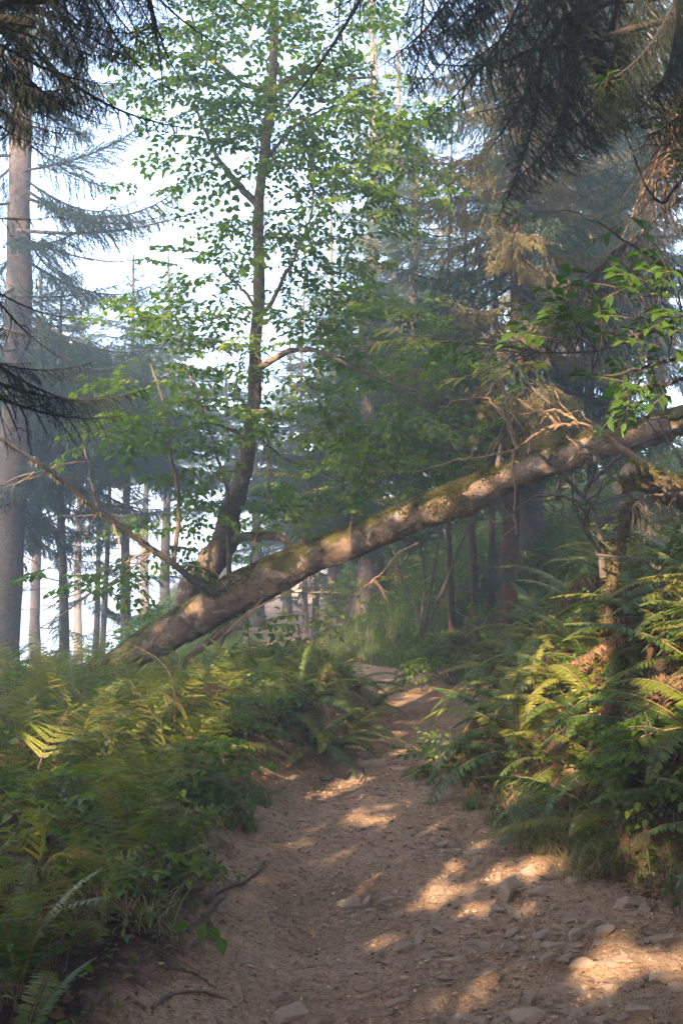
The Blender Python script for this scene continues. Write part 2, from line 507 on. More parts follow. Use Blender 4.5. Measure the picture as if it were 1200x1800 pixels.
v, f = grid_mesh(-uu[::-1], False)
mb.add(v, f, 0, np.tile(np.clip(uu[::-1] / .45, 0, 1), nr))
v2, f2 = grid_mesh(uu, False)
mb.add(v2, f2, 0, np.tile(np.clip(uu / .45, 0, 1), nr))
ground = tag(mb.build('ground', M['soil']), kind='structure')
mb = MB()
n = 40; g = np.linspace(0, 1, n)
X, Y = np.meshgrid(-240 + 480 * g, -60 + 460 * g); Z = np.full_like(X, -25.0)
i = np.arange(n - 1)[:, None] * n; j = np.arange(n - 1)[None, :]
mb.add(np.stack([X, Y, Z], -1).reshape(-1, 3), np.stack([i + j, i + j + 1, i + n + j + 1, i + n + j], -1).reshape(-1, 4))
tag(mb.build('sea', M['sea']), kind='structure')

# haze: the sea air between the trees
hb = MB()
x0, x1, y0, y1, z0, z1 = -245, 245, -65, 405, -29, 27
hb.add([(x0, y0, z0), (x1, y0, z0), (x1, y1, z0), (x0, y1, z0), (x0, y0, z1), (x1, y0, z1), (x1, y1, z1), (x0, y1, z1)],
       [(3, 2, 1, 0), (4, 5, 6, 7), (0, 1, 5, 4), (1, 2, 6, 5), (2, 3, 7, 6), (3, 0, 4, 7)])
hm = bpy.data.materials.new('haze'); hm.use_nodes = True
hm.node_tree.nodes.remove(hm.node_tree.nodes['Principled BSDF'])
pv = hm.node_tree.nodes.new('ShaderNodeVolumePrincipled')
pv.inputs['Color'].default_value = (0.72, 0.86, 1.0, 1)
pv.inputs['Density'].default_value = HAZE_DENSITY
pv.inputs['Anisotropy'].default_value = 0.4
hm.node_tree.links.new(pv.outputs[0], hm.node_tree.nodes['Material Output'].inputs['Volume'])
tag(hb.build('haze', hm, smooth_=False), kind='stuff')

# ------------------------------------------------------------------ prototypes
def bough_mesh(L, seed, needle, wood, dn=0.012, nl=0.026, nw=0.006, droop=0.15, hang=0.5, dens=1.0, fan=0.36, step=0.045, sstep=0.055, r0=None, bare=0.12, mesh=True):
    """a conifer bough growing along +X: limb, side twigs, hanging branchlets, needles"""
    g = np.random.default_rng(seed)
    mb = MB()
    n = 14
    t = np.linspace(0, 1, n)
    ax = np.stack([L * t, 0.06 * L * np.sin(t * 3 + g.random() * 6) * t, -droop * L * np.sin(t * 2.2) + 0.10 * L * t ** 3], -1)
    r0 = r0 or 0.010 * L + 0.004
    tube(mb, ax, r0 * (1 - 0.85 * t), 5, 0)
    A = []; B = []; RA = []
    def chain(p, d, l, r, sag):
        k = 3
        pts = [p]
        for q in range(k):
            d = d + np.array([0, 0, -sag]) + g.normal(size=3) * 0.08
            d = d / np.linalg.norm(d)
            pts.append(pts[-1] + d * l / k)
        for q in range(k):
            A.append(pts[q]); B.append(pts[q + 1]); RA.append(r * (1 - q / (k + 1)))
        return pts, d
    m_ = max(6, int(L * (1 - bare) / step * dens))
    for q in range(m_):
        u = bare + (1 - bare) * (q + g.random() * 0.8) / m_
        p = np.array([np.interp(u, t, ax[:, k]) for k in range(3)])
        sgn = 1 if q % 2 else -1
        w_ = fan * L * (0.35 + 0.65 * math.sin(math.pi * min(1, (u * 0.85 + 0.16)))) * (1.02 - 0.72 * u) * g.uniform(0.7, 1.15)
        d = np.array([g.uniform(0.5, 1.0), sgn * g.uniform(0.7, 1.0), g.uniform(-0.25, 0.12)])
        d /= np.linalg.norm(d)
        pts, d2 = chain(p, d, w_, 0.0035 + 0.0015 * L, hang * 0.35)
        ns = int(max(1, w_ / sstep * dens))
        for k in range(ns):
            z = (k + g.random()) / ns
            a = pts[min(2, int(z * 3))] + (pts[min(2, int(z * 3)) + 1] - pts[min(2, int(z * 3))]) * ((z * 3) % 1)
            dd = d * 0.7 + np.array([0.3, 0, 0]) + g.normal(size=3) * 0.45 + np.array([0, 0, -hang * g.random()])
            dd /= np.linalg.norm(dd)
            chain(a, dd, g.uniform(0.08, 0.2) * (1.1 - 0.5 * z) * (0.7 + 0.3 * min(L, 2)), 0.002, hang * 0.5)
    A = np.array(A); B = np.array(B); RA = np.array(RA)
    thin(mb, A, B, RA, RA * 0.7, 0)
    if needle is not None:
        # the limb's outer part carries needles too
        sel = t[:-1] > 0.5
        A = np.vstack([A, ax[:-1][sel]]); B = np.vstack([B, ax[1:][sel]])
        ln = np.linalg.norm(B - A, axis=1)
        cnt = np.maximum(1, (ln / dn + g.random(len(ln))).astype(int))
        idx = np.repeat(np.arange(len(A)), cnt)
        u = g.random(len(idx))[:, None]
        base = A[idx] + (B[idx] - A[idx]) * u
        tt = nrm(B - A)[idx]
        rd = g.normal(size=(len(idx), 3)); rd = nrm(rd - tt * np.sum(rd * tt, 1, keepdims=True))
        d = nrm(tt * 0.75 + rd * 0.8)
        side = nrm(np.cross(d, g.normal(size=(len(idx), 3))))
        tint = np.clip(g.normal(0.5, 0.22, len(idx)), 0, 1)
        spikes(mb, base, d, side, nl * g.uniform(0.7, 1.2, len(idx)), nw, 1, tint)
    if not mesh: return mb
    mats = [wood, needle] if needle is not None else [wood]
    return mb.mesh('bough', mats)

BL = [0.5, 0.9, 1.4, 2.0, 2.8]
def bough_set(needle, wood, seed, **k):
    return [[bough_mesh(L, seed + 10 * i + j, needle, wood, **k) for j in range(3)] for i, L in enumerate(BL)]
B_far = bough_set(M['needle'], M['dark_twig'], 100, dn=0.0055, nl=0.032, nw=0.009, droop=0.10, hang=0.35)
B_droop = bough_set(M['needle'], M['dark_twig'], 200, dn=0.0045, nl=0.030, nw=0.008, droop=0.24, hang=0.9)
B_sun_gold = bough_set(M['needle_sun_gold'], M['twig'], 300, dn=0.0045, nl=0.030, nw=0.008, droop=0.22, hang=0.8)
B_dead = bough_set(None, M['twig'], 400, droop=0.05, hang=0.3, dens=0.35)

def trunk_mb(h, r, leanx, leany, seed, seg=12, flare=1.5, mat_=0, wob=0.06):
    mb = MB(); g = np.random.default_rng(seed)
    n = max(12, int(h / 0.5))
    t = np.linspace(0, 1, n)
    z = h * t
    x = leanx * z + wob * np.sin(z * 0.6 + g.random() * 6); y = leany * z + wob * np.sin(z * 0.5 + g.random() * 6)
    p = np.stack([x - x[0], y - y[0], z], -1)
    rr = r * (1 - 0.82 * t) * (1 + (flare - 1) * np.exp(-z / 0.35))
    tube(mb, p, rr, seg, mat_, lump=0.18, seed=seed)
    return mb, p

def conifer(label, base, h, r, z0, spread, per_m, protos, seed, wood='conifer_bark', lean=(0, 0), group='spruce trees in the wood',
            dead_from=None, dead_per_m=3, gold=None, cone=0.75, cut_far=False, yaw=None, minz=None, wob=0.06, name='spruce_tree', up=0.0):
    g = np.random.default_rng(seed)
    root = thing(name, base, label, 'tree', group)
    mb, p = trunk_mb(h, r, lean[0], lean[1], seed, wob=wob)
    mb.build('trunk', M[wood], root)
    def place(z, L, protos, pitch, nm, yaw_):
        i = int(np.argmin([abs(math.log(L / b)) for b in BL]))
        me = protos[i][g.integers(3)]
        s = L / BL[i]
        q = np.array([np.interp(z, p[:, 2], p[:, k]) for k in range(2)])
        m = Matrix.Translation((q[0], q[1], z)) @ Euler((g.uniform(-.35, .35), -pitch, yaw_), 'XYZ').to_matrix().to_4x4() @ Matrix.Scale(s, 4)
        link(nm, me, root, m)
    nb = int((h - z0) * per_m)
    for k in range(nb):
        u = (k + g.random()) / nb
        z = z0 + (h - z0) * u * 0.985
        L = max(0.3, spread * (1 - u) ** cone * g.uniform(0.65, 1.15))
        ps = protos
        if gold and g.random() < gold(z): ps = B_sun_gold
        a = k * 2.39996 + g.uniform(-.5, .5) if yaw is None else g.uniform(*yaw)
        place(z, L, ps, R(-12 + 38 * u) + up + g.uniform(-.15, .15), 'bough', a)
    if dead_from is not None:
        for k in range(int((z0 + 1 - dead_from) * dead_per_m)):
            z = dead_from + (k + g.random()) / dead_per_m
            nd = g.random() < .35
            place(z, g.uniform(0.4, 1.7) * min(1.0, spread), protos if nd else B_dead, g.uniform(-.5, .3), 'bough' if nd else 'dead_branch', g.uniform(0, 6.28))
    return root

# ------------------------------------------------------------------ log
def polyline(lst):
    return np.array([P(*a[:3]) for a in lst])

logpx = [(150, 1192, 11.9, 24), (215, 1160, 11.7, 27), (260, 1135, 11.5, 30), (330, 1094, 11.3, 34), (385, 1062, 11.15, 37), (430, 1038, 11.0, 38), (490, 1008, 10.8, 34),
         (560, 975, 10.6, 30), (640, 945, 10.4, 28), (720, 912, 10.15, 28), (780, 889, 9.95, 31), (815, 877, 9.85, 34), (845, 864, 9.75, 31), (900, 838, 9.6, 28), (1000, 800, 9.3, 27), (1060, 780, 9.1, 29),
         (1110, 768, 8.95, 27), (1200, 738, 8.7, 27), (1330, 700, 8.3, 26), (1480, 655, 7.9, 25)]
lp = polyline(logpx)
lr = np.array([a[3] / 1750 * a[2] * .93 for a in logpx])
n = 120
LP = spline(lp, n); LR = np.interp(np.linspace(0, len(lr) - 1, n), np.arange(len(lr)), lr)
log = thing('fallen_log', LP[0], 'long mossy fallen trunk leaning across above the dirt path', 'log')
L0 = LP[0]
nf_ = 420; LRf = np.interp(np.linspace(0, len(lr) - 1, nf_), np.arange(len(lr)), lr)
mb = MB(); tube(mb, spline(lp, nf_) - L0, LRf, 48, 0, lump=0.15, seed=3, lf=1.1, rough=0.10)
mb.build('trunk', M['log'], log)
def at_log(px):
    xs = np.array([PX(q)[0] for q in LP])
    i = int(np.argmin(np.abs(xs - px)))
    return LP[i], LR[i], i
# moss mats on the upper side
mb = MB()
for (xa, xb, dn_, wid) in ((300, 345, 260, .6), (395, 470, 2600, 1.1), (470, 560, 1300, .7), (560, 640, 500, .45), (640, 720, 600, .4), (720, 790, 4500, 1.2), (790, 850, 5000, 1.6), (850, 900, 1500, .9), (900, 1010, 1400, .7), (1010, 1190, 1500, .8), (230, 300, 500, .8)):
    a, _, i0 = at_log(xa); b, _, i1 = at_log(xb)
    m_ = int(dn_ * 1.6)
    tt = i0 + (i1 - i0) * rng.random(m_)
    ii = np.clip(tt.astype(int), 0, n - 2); fr = (tt - ii)[:, None]
    c = LP[ii] * (1 - fr) + LP[ii + 1] * fr; rr = LR[ii]
    t_ = nrm(LP[ii + 1] - LP[ii])
    upv = nrm(np.array([0, -0.25, 1.0]) - t_ * np.sum(t_ * np.array([0, -0.25, 1.0]), 1, keepdims=True)); sd_ = np.cross(t_, upv)
    an = rng.normal(0, wid * 0.55, m_)
    nn = upv * np.cos(an)[:, None] + sd_ * np.sin(an)[:, None]
    cl = fbm(c[:, 0] * 9, an * 3 + c[:, 2] * 9, 3)
    keep = cl > 0.42
    base = (c + nn * (rr * 1.0 + 0.015 * (cl - .5))[:, None])[keep]
    d = nrm(nn[keep] + rng.normal(0, .5, (keep.sum(), 3)))
    spikes(mb, base - L0, d, nrm(np.cross(d, rng.normal(size=d.shape))), rng.uniform(.02, .055, len(d)), rng.uniform(.008, .018, len(d)), 0, np.clip(rng.normal(.5, .25, len(d)), 0, 1), 0.2)
tag(mb.build('moss', M['moss'], log), kind='stuff')
# knots and snapped stubs
for px, an, l, r in ((610, .9, .22, .026), (868, 1.1, .28, .028), (735, -.5, .16, .03), (925, 1.3, .2, .018), (560, .2, .12, .03), (530, 1.2, .10, .035), (690, -.6, .07, .03), (745, 0.3, .09, .03), (955, .2, .12, .028), (1040, -.8, .10, .03), (1080, 1.0, .12, .03)):
    c, rr, i = at_log(px)
    d = nrm(np.array([0.15 * math.sin(an), -math.cos(an), math.sin(an)]))
    mb = MB(); tube(mb, spline([c + d * rr * .7 - L0, c + d * (rr + l) - L0], 5), np.linspace(r, r * .7, 5), 9, 0, lump=.3, seed=int(px))
    mb.build('knot', M['log'], log)
# root end under the log
for (pts, r) in (([(405, 1095, 11.05), (360, 1135, 11.0), (320, 1165, 10.9), (300, 1200, 10.8)], .045), ([(430, 1075, 11.0), (400, 1110, 10.9), (380, 1150, 10.8), (350, 1190, 10.8)], .03), ([(470, 1040, 10.8), (430, 1090, 10.7), (395, 1120, 10.6), (370, 1160, 10.6)], .018)):
    q = spline(polyline(pts), 16) - L0
    mb = MB(); tube(mb, q, np.linspace(r, r * .35, 16), 8, 0, lump=.3, seed=5)
    mb.build('root', M['log'], log)
# dead limb that runs from the log to the upper left
def limb(parent, o0, pts, r0, r1, mat_, name='branch', seg=8, lump=.25, n=None, seed=0, jit=0.0):
    q = spline(polyline(pts) if len(pts[0]) == 3 and not isinstance(pts[0], np.ndarray) else pts, n or 8 * len(pts))
    if jit: q = q + np.cumsum(rng.normal(0, jit, q.shape), 0) * np.sin(np.linspace(0, np.pi, len(q)))[:, None]
    mb = MB(); tube(mb, q - o0, np.linspace(r0, r1, len(q)), seg, 0, lump=lump, seed=seed)
    o = mb.build(name, M[mat_] if isinstance(mat_, str) else mat_, parent)
    return q, o

dead = thing('dead_limb', P(370, 1045, 10.9), 'bare lichen-hung dead limb reaching from the log up to the left', 'branch')
D0 = P(370, 1045, 10.9)
dq, _ = limb(dead, D0, [(370, 1045, 10.9), (300, 988, 10.5), (235, 942, 10.2), (165, 893, 9.9), (110, 845, 9.6), (60, 805, 9.3), (0, 768, 9.0), (-60, 735, 8.8)], .042, .016, 'twig', 'limb', n=60, jit=.004)
def wob(p0, p1, k=9, amp=.03, sag=0.):
    t = np.linspace(0, 1, k)[:, None]
    q = p0 * (1 - t) + p1 * t
    q = q + rng.normal(0, amp, (k, 3)) * np.sin(np.pi * t)
    q[:, 2] += sag * np.sin(np.pi * t[:, 0])
    return q
dead_twigs = [((258, 968, 10.3), (150, 1030, 10.0), (60, 1085, 9.8)), ((268, 970, 10.3), (140, 1060, 10.1), (30, 1130, 9.9)), ((88, 822, 9.45), (50, 840, 9.4), (-10, 860, 9.3)), ((150, 812, 9.7), (88, 815, 9.5), (-20, 858, 9.2)),
              ((165, 905, 9.9), (130, 908, 9.8), (105, 908, 9.8)), ((170, 905, 9.9), (150, 935, 9.8), (130, 960, 9.8)), ((200, 920, 10), (205, 950, 10), (198, 985, 10)), ((60, 830, 9.4), (30, 855, 9.3), (22, 895, 9.2)), ((310, 995, 10.6), (360, 1000, 10.4), (400, 1035, 10.3))]
for q in dead_twigs:
    limb(dead, D0, list(q), .011, .003, 'tan_twig', 'twig', 5, n=14, jit=.008)
mb = MB()
for k in range(1400):
    t = rng.random() ** 1.0
    i = int(t * 46) + 4
    if fbm(i * .45, 3.1, 2) < .56 or rng.random() < .45: continue
    p = dq[i] + rng.normal(0, .012, 3)
    l = rng.uniform(.015, .075)
    d = nrm(np.array([rng.normal(0, .35), rng.normal(0, .35), -1]))
    spikes(mb, [p - D0], d[None], nrm(np.cross(d, rng.normal(size=3)))[None], [l], [rng.uniform(.006, .018)], 0, [rng.random()])
tag(mb.build('lichen', M['lichen'], dead), kind='stuff')

# ------------------------------------------------------------------ leafy sprays
def spray_mesh(seed, L=.55, leaf=.085, n=13, mats=None, ratio=.62, droop=.2, sub=3, upn=.35):
    g = np.random.default_rng(seed); mb = MB()
    t = np.linspace(0, 1, 8)
    ax = np.stack([L * t, .05 * np.sin(t * 4 + seed), -droop * L * t ** 2], -1)
    tube(mb, ax, .004 * (1 - .7 * t), 4, 0, cap=False)
    ba = []; dd = []; nn = []
    def along(ax_, n_, d0):
        for k in range(n_):
            u = (k + .6) / n_
            p = np.array([np.interp(u, np.linspace(0, 1, len(ax_)), ax_[:, q]) for q in range(3)])
            s = 1 if k % 2 else -1
            side = nrm(np.cross(d0, [0, 0, 1]))
            d = nrm(d0 * g.uniform(.4, .9) + side * s * g.uniform(.6, 1) + np.array([0, 0, g.uniform(-.55, .05)]))
            ba.append(p + d * .012); dd.append(d); nn.append(nrm(np.array([0, 0, 1]) + g.normal(0, upn, 3)))
        ba.append(ax_[-1]); dd.append(nrm(d0 + np.array([0, 0, -.3]))); nn.append(nrm(np.array([0, 0, 1]) + g.normal(0, .3, 3)))
    along(ax, n, np.array([1.0, 0, 0]))
    for k in range(sub):
        u = .15 + .6 * k / sub + g.random() * .1
        p = np.array([np.interp(u, t, ax[:, q]) for q in range(3)])
        d = nrm(np.array([.8, (1 if k % 2 else -1) * .9, g.uniform(-.3, .15)]))
        l = L * g.uniform(.35, .55)
        q = np.stack([p + d * l * z + np.array([0, 0, -.15 * l * z * z]) for z in np.linspace(0, 1, 4)])
        tube(mb, q, .0025, 3, 0, cap=False)
        along(q, int(n * .5), d)
    m_ = len(ba)
    ll = leaf * g.uniform(.65, 1.2, m_)
    leaves(mb, np.array(ba), np.array(dd), np.array(nn), ll, ll * ratio, 1, np.clip(g.normal(.5, .25, m_), 0, 1))
    return mb.mesh('leafy_twig', mats or [M['twig'], M['leaf']])
SPR = [spray_mesh(s) for s in range(20, 28)]
SPR_S = [spray_mesh(s, .4, .06, 12) for s in range(30, 36)]
SPR_Y = [spray_mesh(s, .45, .08, 10, [M['tan_twig'], M['leaf_yellow']]) for s in range(40, 44)]
def one_leaf(m):
    mb = MB(); leaves(mb, [[0, 0, 0]], [[1.0, 0, -.1]], [[0, 0, 1.0]], [.09], [.06], 0, .5); return mb.mesh('leaf', m)
LEAF1 = one_leaf(M['leaf']); LEAFY = one_leaf(M['leaf_yellow'])

def crown(root, o0, nodes, blobs, protos, wood, nleaf=0, leafm=None, seed=0, smin=.75, smax=1.2, yellow=0.0):
    """leafy twigs in the blobs, each joined to the nearest wood by a branchlet"""
    g = np.random.default_rng(seed)
    pts = []
    for (px, py, d, rx, ry, rd, k) in blobs:
        for _ in range(k):
            a, b, c = g.normal(0, .5, 3)
            pts.append(P(px + a * rx, py + b * ry, d + c * rd))
    nodes = [np.asarray(q) for q in nodes]
    pts = np.array(pts)
    NN = np.array(nodes)
    order = np.argsort([np.min(np.linalg.norm(NN - p, axis=1)) for p in pts])
    mb = MB()
    ends = []
    for i in order:
        p = pts[i]
        ds = np.linalg.norm(NN - p, axis=1)
        j = int(np.argmin(ds)); a = NN[j]; l = ds[j]
        q = wob(a, p, 6, .018 + .02 * l, .06 * l)
        r = .0035 + .0035 * min(l, 1.5)
        tube(mb, q - o0, np.linspace(r, .003, 6), 4, 0, cap=False)
        NN = np.vstack([NN, q[2:]])
        d = p - a; d[2] *= .4
        d = nrm(nrm(d) + g.normal(0, .35, 3) * np.array([1, 1, .4]))
        pr = SPR_Y if g.random() < yellow else protos
        link('leafy_twig', pr[g.integers(len(pr))], root, aim(p - o0, d, (g.normal(0, .25), g.normal(0, .25), 1), g.uniform(smin, smax)))
        ends.append((p, d))
    tag(mb.build('twigs', wood, root), kind='stuff')
    for k in range(nleaf):
        p, d = ends[g.integers(len(ends))]
        q = p + d * g.uniform(0, .45) + g.normal(0, .07, 3)
        link('leaf', leafm or LEAF1, root, aim(q - o0, nrm(d + g.normal(0, .6, 3)), (g.normal(0, .4), g.normal(0, .4), 1), g.uniform(.7, 1.3)))

# the leafy tree growing up beside the log
T0 = P(335, 1085, 11.3)
tree = thing('leafy_tree', T0, 'leafy tree with bent mossy trunk rising from the base of the fallen log', 'tree')
tp = [(330, 1100, 11.5, 22), (338, 1045, 11.45, 25), (352, 1015, 11.4, 25), (378, 980, 11.3, 24), (398, 940, 11.3, 22), (405, 905, 11.3, 19), (420, 860, 11.3, 17), (434, 800, 11.25, 14), (440, 740, 11.2, 12), (447, 690, 11.2, 11.5), (449, 600, 11.2, 11), (455, 520, 11.2, 10), (454, 430, 11.2, 9.5), (455, 350, 11.2, 9), (466, 260, 11.2, 8.5), (477, 170, 11.2, 8), (481, 90, 11.2, 7), (484, 0, 11.2, 6), (480, -120, 11.2, 5), (488, -260, 11.2, 2.5)]
q = spline(polyline(tp), 110); r_ = np.interp(np.linspace(0, len(tp) - 1, 110), np.arange(len(tp)), [a[3] / 1750 * a[2] for a in tp])
mb = MB(); tube(mb, q - T0, r_, 20, 0, lump=.22, seed=11, lf=2.0, rough=.2); mb.build('trunk', M['leafy_bark'], tree)
nodes = list(q[50:])
tree_limbs = [([(448, 652, 11.2), (480, 632, 11.1), (505, 618, 11), (540, 614, 10.9), (580, 628, 10.8), (625, 652, 10.7), (680, 672, 10.6), (740, 690, 10.5)], .042, .012),
              ([(450, 560, 11.2), (478, 532, 11.1), (508, 470, 11), (530, 410, 10.95), (545, 350, 10.9), (552, 280, 10.8)], .028, .010),
              ([(452, 358, 11.2), (425, 332, 11.25), (395, 305, 11.3), (372, 278, 11.3), (360, 245, 11.3), (345, 190, 11.3)], .045, .014),
              ([(477, 168, 11.2), (500, 145, 11.15), (528, 130, 11.1), (560, 127, 11.05), (610, 140, 11), (660, 135, 10.9)], .038, .012),
              ([(474, 162, 11.2), (430, 148, 11.25), (395, 122, 11.3), (365, 100, 11.3), (345, 72, 11.3), (335, 20, 11.3)], .034, .012),
              ([(435, 775, 11.2), (415, 758, 11.0), (395, 742, 10.9), (372, 735, 10.8), (352, 745, 10.7)], .025, .012),
              ([(448, 540, 11.2), (425, 505, 11.3), (400, 480, 11.4), (380, 455, 11.4)], .022, .008),
              ([(456, 300, 11.2), (500, 240, 11.3), (545, 200, 11.4), (600, 180, 11.5), (660, 170, 11.5)], .022, .008),
              ([(480, 60, 11.2), (520, 20, 11.2), (570, -20, 11.2)], .022, .01), ([(480, 40, 11.2), (440, 0, 11.2), (400, -50, 11.2)], .022, .01),
              ([(400, 955, 11.3), (425, 942, 11.1), (455, 939, 11), (490, 940, 10.95), (508, 950, 10.9), (512, 972, 10.85)], .055, .035),
              ([(437, 730, 11.2), (462, 780, 11.0), (471, 835, 10.95), (462, 900, 10.9), (442, 950, 10.9), (438, 1000, 10.9)], .022, .009),
              ([(448, 760, 11.2), (490, 800, 11.1), (560, 830, 11.0), (620, 850, 10.9)], .02, .008),
              ([(403, 1008, 11.1), (402, 930, 11.05), (400, 860, 11), (380, 790, 10.95), (350, 700, 10.9), (325, 640, 10.9)], .026, .010),
              ([(306, 985, 10.6), (314, 910, 10.6), (305, 830, 10.65), (293, 760, 10.7), (280, 690, 10.7), (262, 630, 10.7)], .026, .010),
              ([(172, 898, 9.9), (160, 850, 10), (148, 790, 10.1), (140, 750, 10.1)], .018, .007)]
for pts, r0, r1 in tree_limbs:
    qq, _ = limb(tree, T0, pts, r0, r1, 'leafy_bark', n=9 * len(pts), jit=.006, seed=int(pts[0][0]))
    nodes += list(qq[len(qq) // 4:])
blobs = [(400, 60, 11.2, 120, 70, 1.2, 34), (560, 60, 11.1, 120, 70, 1.2, 30), (330, 150, 11.3, 80, 70, 1, 20), (430, 210, 11.2, 110, 60, 1, 26), (560, 190, 11.1, 140, 70, 1.2, 40), (680, 230, 11, 90, 70, 1, 26), (380, 300, 11.3, 80, 40, .8, 10),
         (530, 300, 11.1, 120, 50, 1, 20), (640, 330, 11, 100, 50, 1, 20), (400, 410, 11.3, 70, 40, .8, 14), (530, 400, 11, 120, 50, 1, 18), (570, 470, 10.9, 110, 50, 1, 14), (370, 480, 11.3, 80, 40, .8, 12), (400, 560, 11.3, 90, 50, .8, 14),
         (300, 560, 10.8, 90, 30, .6, 16), (340, 620, 10.9, 80, 40, .6, 14), (560, 560, 10.9, 120, 50, 1, 18), (660, 560, 10.7, 120, 40, 1, 22), (640, 640, 10.7, 140, 50, 1, 20), (520, 660, 10.8, 60, 60, .8, 8), (280, 690, 10.8, 130, 40, .8, 18), (230, 760, 10.5, 120, 50, .8, 16), (360, 700, 10.9, 70, 40, .6, 10),
         (330, 800, 10.9, 90, 60, .8, 14), (360, 890, 11, 70, 60, .6, 14), (520, 760, 11, 80, 50, .8, 12), (500, 860, 11.2, 60, 60, .8, 10), (600, 720, 10.8, 120, 50, .8, 14), (180, 1010, 10.2, 100, 40, .5, 10), (280, 960, 10.6, 60, 50, .5, 8), (700, 760, 10.6, 100, 60, .8, 10), (620, 830, 10.9, 100, 50, .8, 10)]
blobs = [(a, b_, c_, d_, e_, f_, max(3, int(k_ * (1.05 if b_ < 340 else .8)))) for a, b_, c_, d_, e_, f_, k_ in blobs]
crown(tree, T0, nodes, blobs, SPR, M['twig'], 280, LEAF1, 5)

# ------------------------------------------------------------------ conifers
def base_at(px, d, dz=-0.15):
    x = (px - 600) / 1750 * d
    y = d
    return np.array([x, y, float(H(x, y)) + dz])

GRP = 'spruce trees in the misty wood'
def con(label, px, d, h, r, z0, spread, per_m, protos, seed, top=None, **k):
    if top is not None: h = P(600, top, d)[2] - base_at(px, d)[2]
    z0 = z0 + 0.9 - min(.9, base_at(px, d)[2] + .9)
    return conifer(label, base_at(px, d), h, r, z0, spread, per_m, protos, seed, group=GRP, **k)
# seaward side, in the mist
con('faint grey spruce furthest back at the left edge of the wood', 20, 38, 15, .2, 6, 3.2, 12, B_far, 31, top=500)
con('faint spire-topped spruce between the slender spruce and paired poles', 142, 40, 15, .2, 6, 3.0, 12, B_far, 32, top=470)
con('faint broad spruce furthest back left of the leafy tree', 258, 42, 15, .2, 6, 3.4, 12, B_far, 33, top=560)
hazy = con('thick hazy spruce trunk cut off by the left edge of the photo', 2, 17.5, 21, .36, 4.6, 2.9, 3.4, B_droop, 1, lean=(.022, 0), dead_from=2, dead_per_m=1.2, cone=.3)
h0 = np.array(hazy.location)
for a, b, ps in (((38, 345, 17.5), (335, 300, 17.2), B_droop), ((40, 330, 17.4), (300, 345, 16.8), B_droop), ((44, 300, 17.5), (255, 215, 17), B_far), ((30, 405, 17.4), (375, 392, 16.8), B_dead), ((28, 540, 17.4), (330, 560, 17), B_droop), ((24, 600, 17.3), (300, 660, 16.8), B_droop), ((40, 420, 17.3), (250, 470, 16.6), B_dead), ((50, 200, 17.5), (230, 130, 17.3), B_far), ((24, 520, 17.4), (200, 500, 16.6), B_far)):
    A_, B_ = P(*a), P(*b)
    link('bough' if ps is not B_dead else 'dead_branch', ps[4][rng.integers(3)], hazy, aim(A_ - h0, B_ - A_, (0, rng.normal(0, .2), 1), np.linalg.norm(B_ - A_) / 2.8))
con('slim spruce pole just right of the thick trunk at the left edge', 42, 20, 15, .085, 2.6, 2.5, 20, B_droop, 2, dead_from=.5, dead_per_m=7, top=560)
con('straight slender spruce between the slim pole and the paired poles', 116, 19, 14, .12, 3.4, 2.9, 20, B_droop, 3, lean=(-.008, 0), dead_from=0.3, dead_per_m=8, top=500)
con('left one of two close thin spruce poles behind the dead limb', 168, 24, 15, .09, 4.5, 2.8, 16, B_far, 4, dead_from=1.5, dead_per_m=4, top=640)
con('right one of two close thin spruce poles behind the dead limb', 181, 23, 13, .085, 4.5, 2.8, 16, B_droop, 5, dead_from=1.5, dead_per_m=4, top=600)
con('young spruce with pointed top, left of the leafy tree trunk', 226, 23, 13.8, .13, 4.0, 2.7, 20, B_far, 6, dead_from=1, dead_per_m=8, cone=.9, top=440)
con('pale distant spruce with pointed top behind the leafy tree', 292, 30, 18, .16, 6, 3.0, 16, B_far, 7, cone=.9, top=430)
con('hazy broad spruce at far left behind the slim poles', 70, 27, 17, .2, 6, 3.4, 16, B_far, 8, top=470, cone=.8)
con('faint distant spruce in the mist behind the leaning trunk', 395, 34, 15, .18, 5, 3.0, 14, B_far, 9, cone=.9, top=640)
# beyond the log
con('tall grey spruce trunk rising behind the leafy tree crown', 655, 31, 24, .30, 8, 2.2, 5.0, B_far, 10, lean=(.0, 0), cone=.5)
con('dense dark spruce with drooping boughs behind the middle of the log', 650, 18.5, 11.5, .26, 2.1, 2.5, 20, B_droop, 11, wood='conifer_bark', dead_from=.4, dead_per_m=5, cone=.6, top=510)
con('left of two thin dark poles beside the far bend of path', 537, 23, 10, .07, 3.0, 1.8, 8, B_far, 12, dead_from=.8, dead_per_m=4)
con('right of two thin dark poles beside the far bend of path', 553, 23.5, 9, .085, 3.2, 1.8, 8, B_far, 13, dead_from=.8, dead_per_m=4)
con('dark spruce right of the two poles at the far bend', 582, 25, 11, .14, 3.0, 2.2, 8, B_far, 14, dead_from=.8, dead_per_m=4)
con('hazy spruce behind the far bend of the path', 505, 31, 9, .14, 2.0, 2.6, 14, B_far, 15, dead_from=.5)
con('broad misty spruce far behind the gap between trunk and log', 590, 33, 12, .2, 2, 3.2, 13, B_far, 16, top=640)
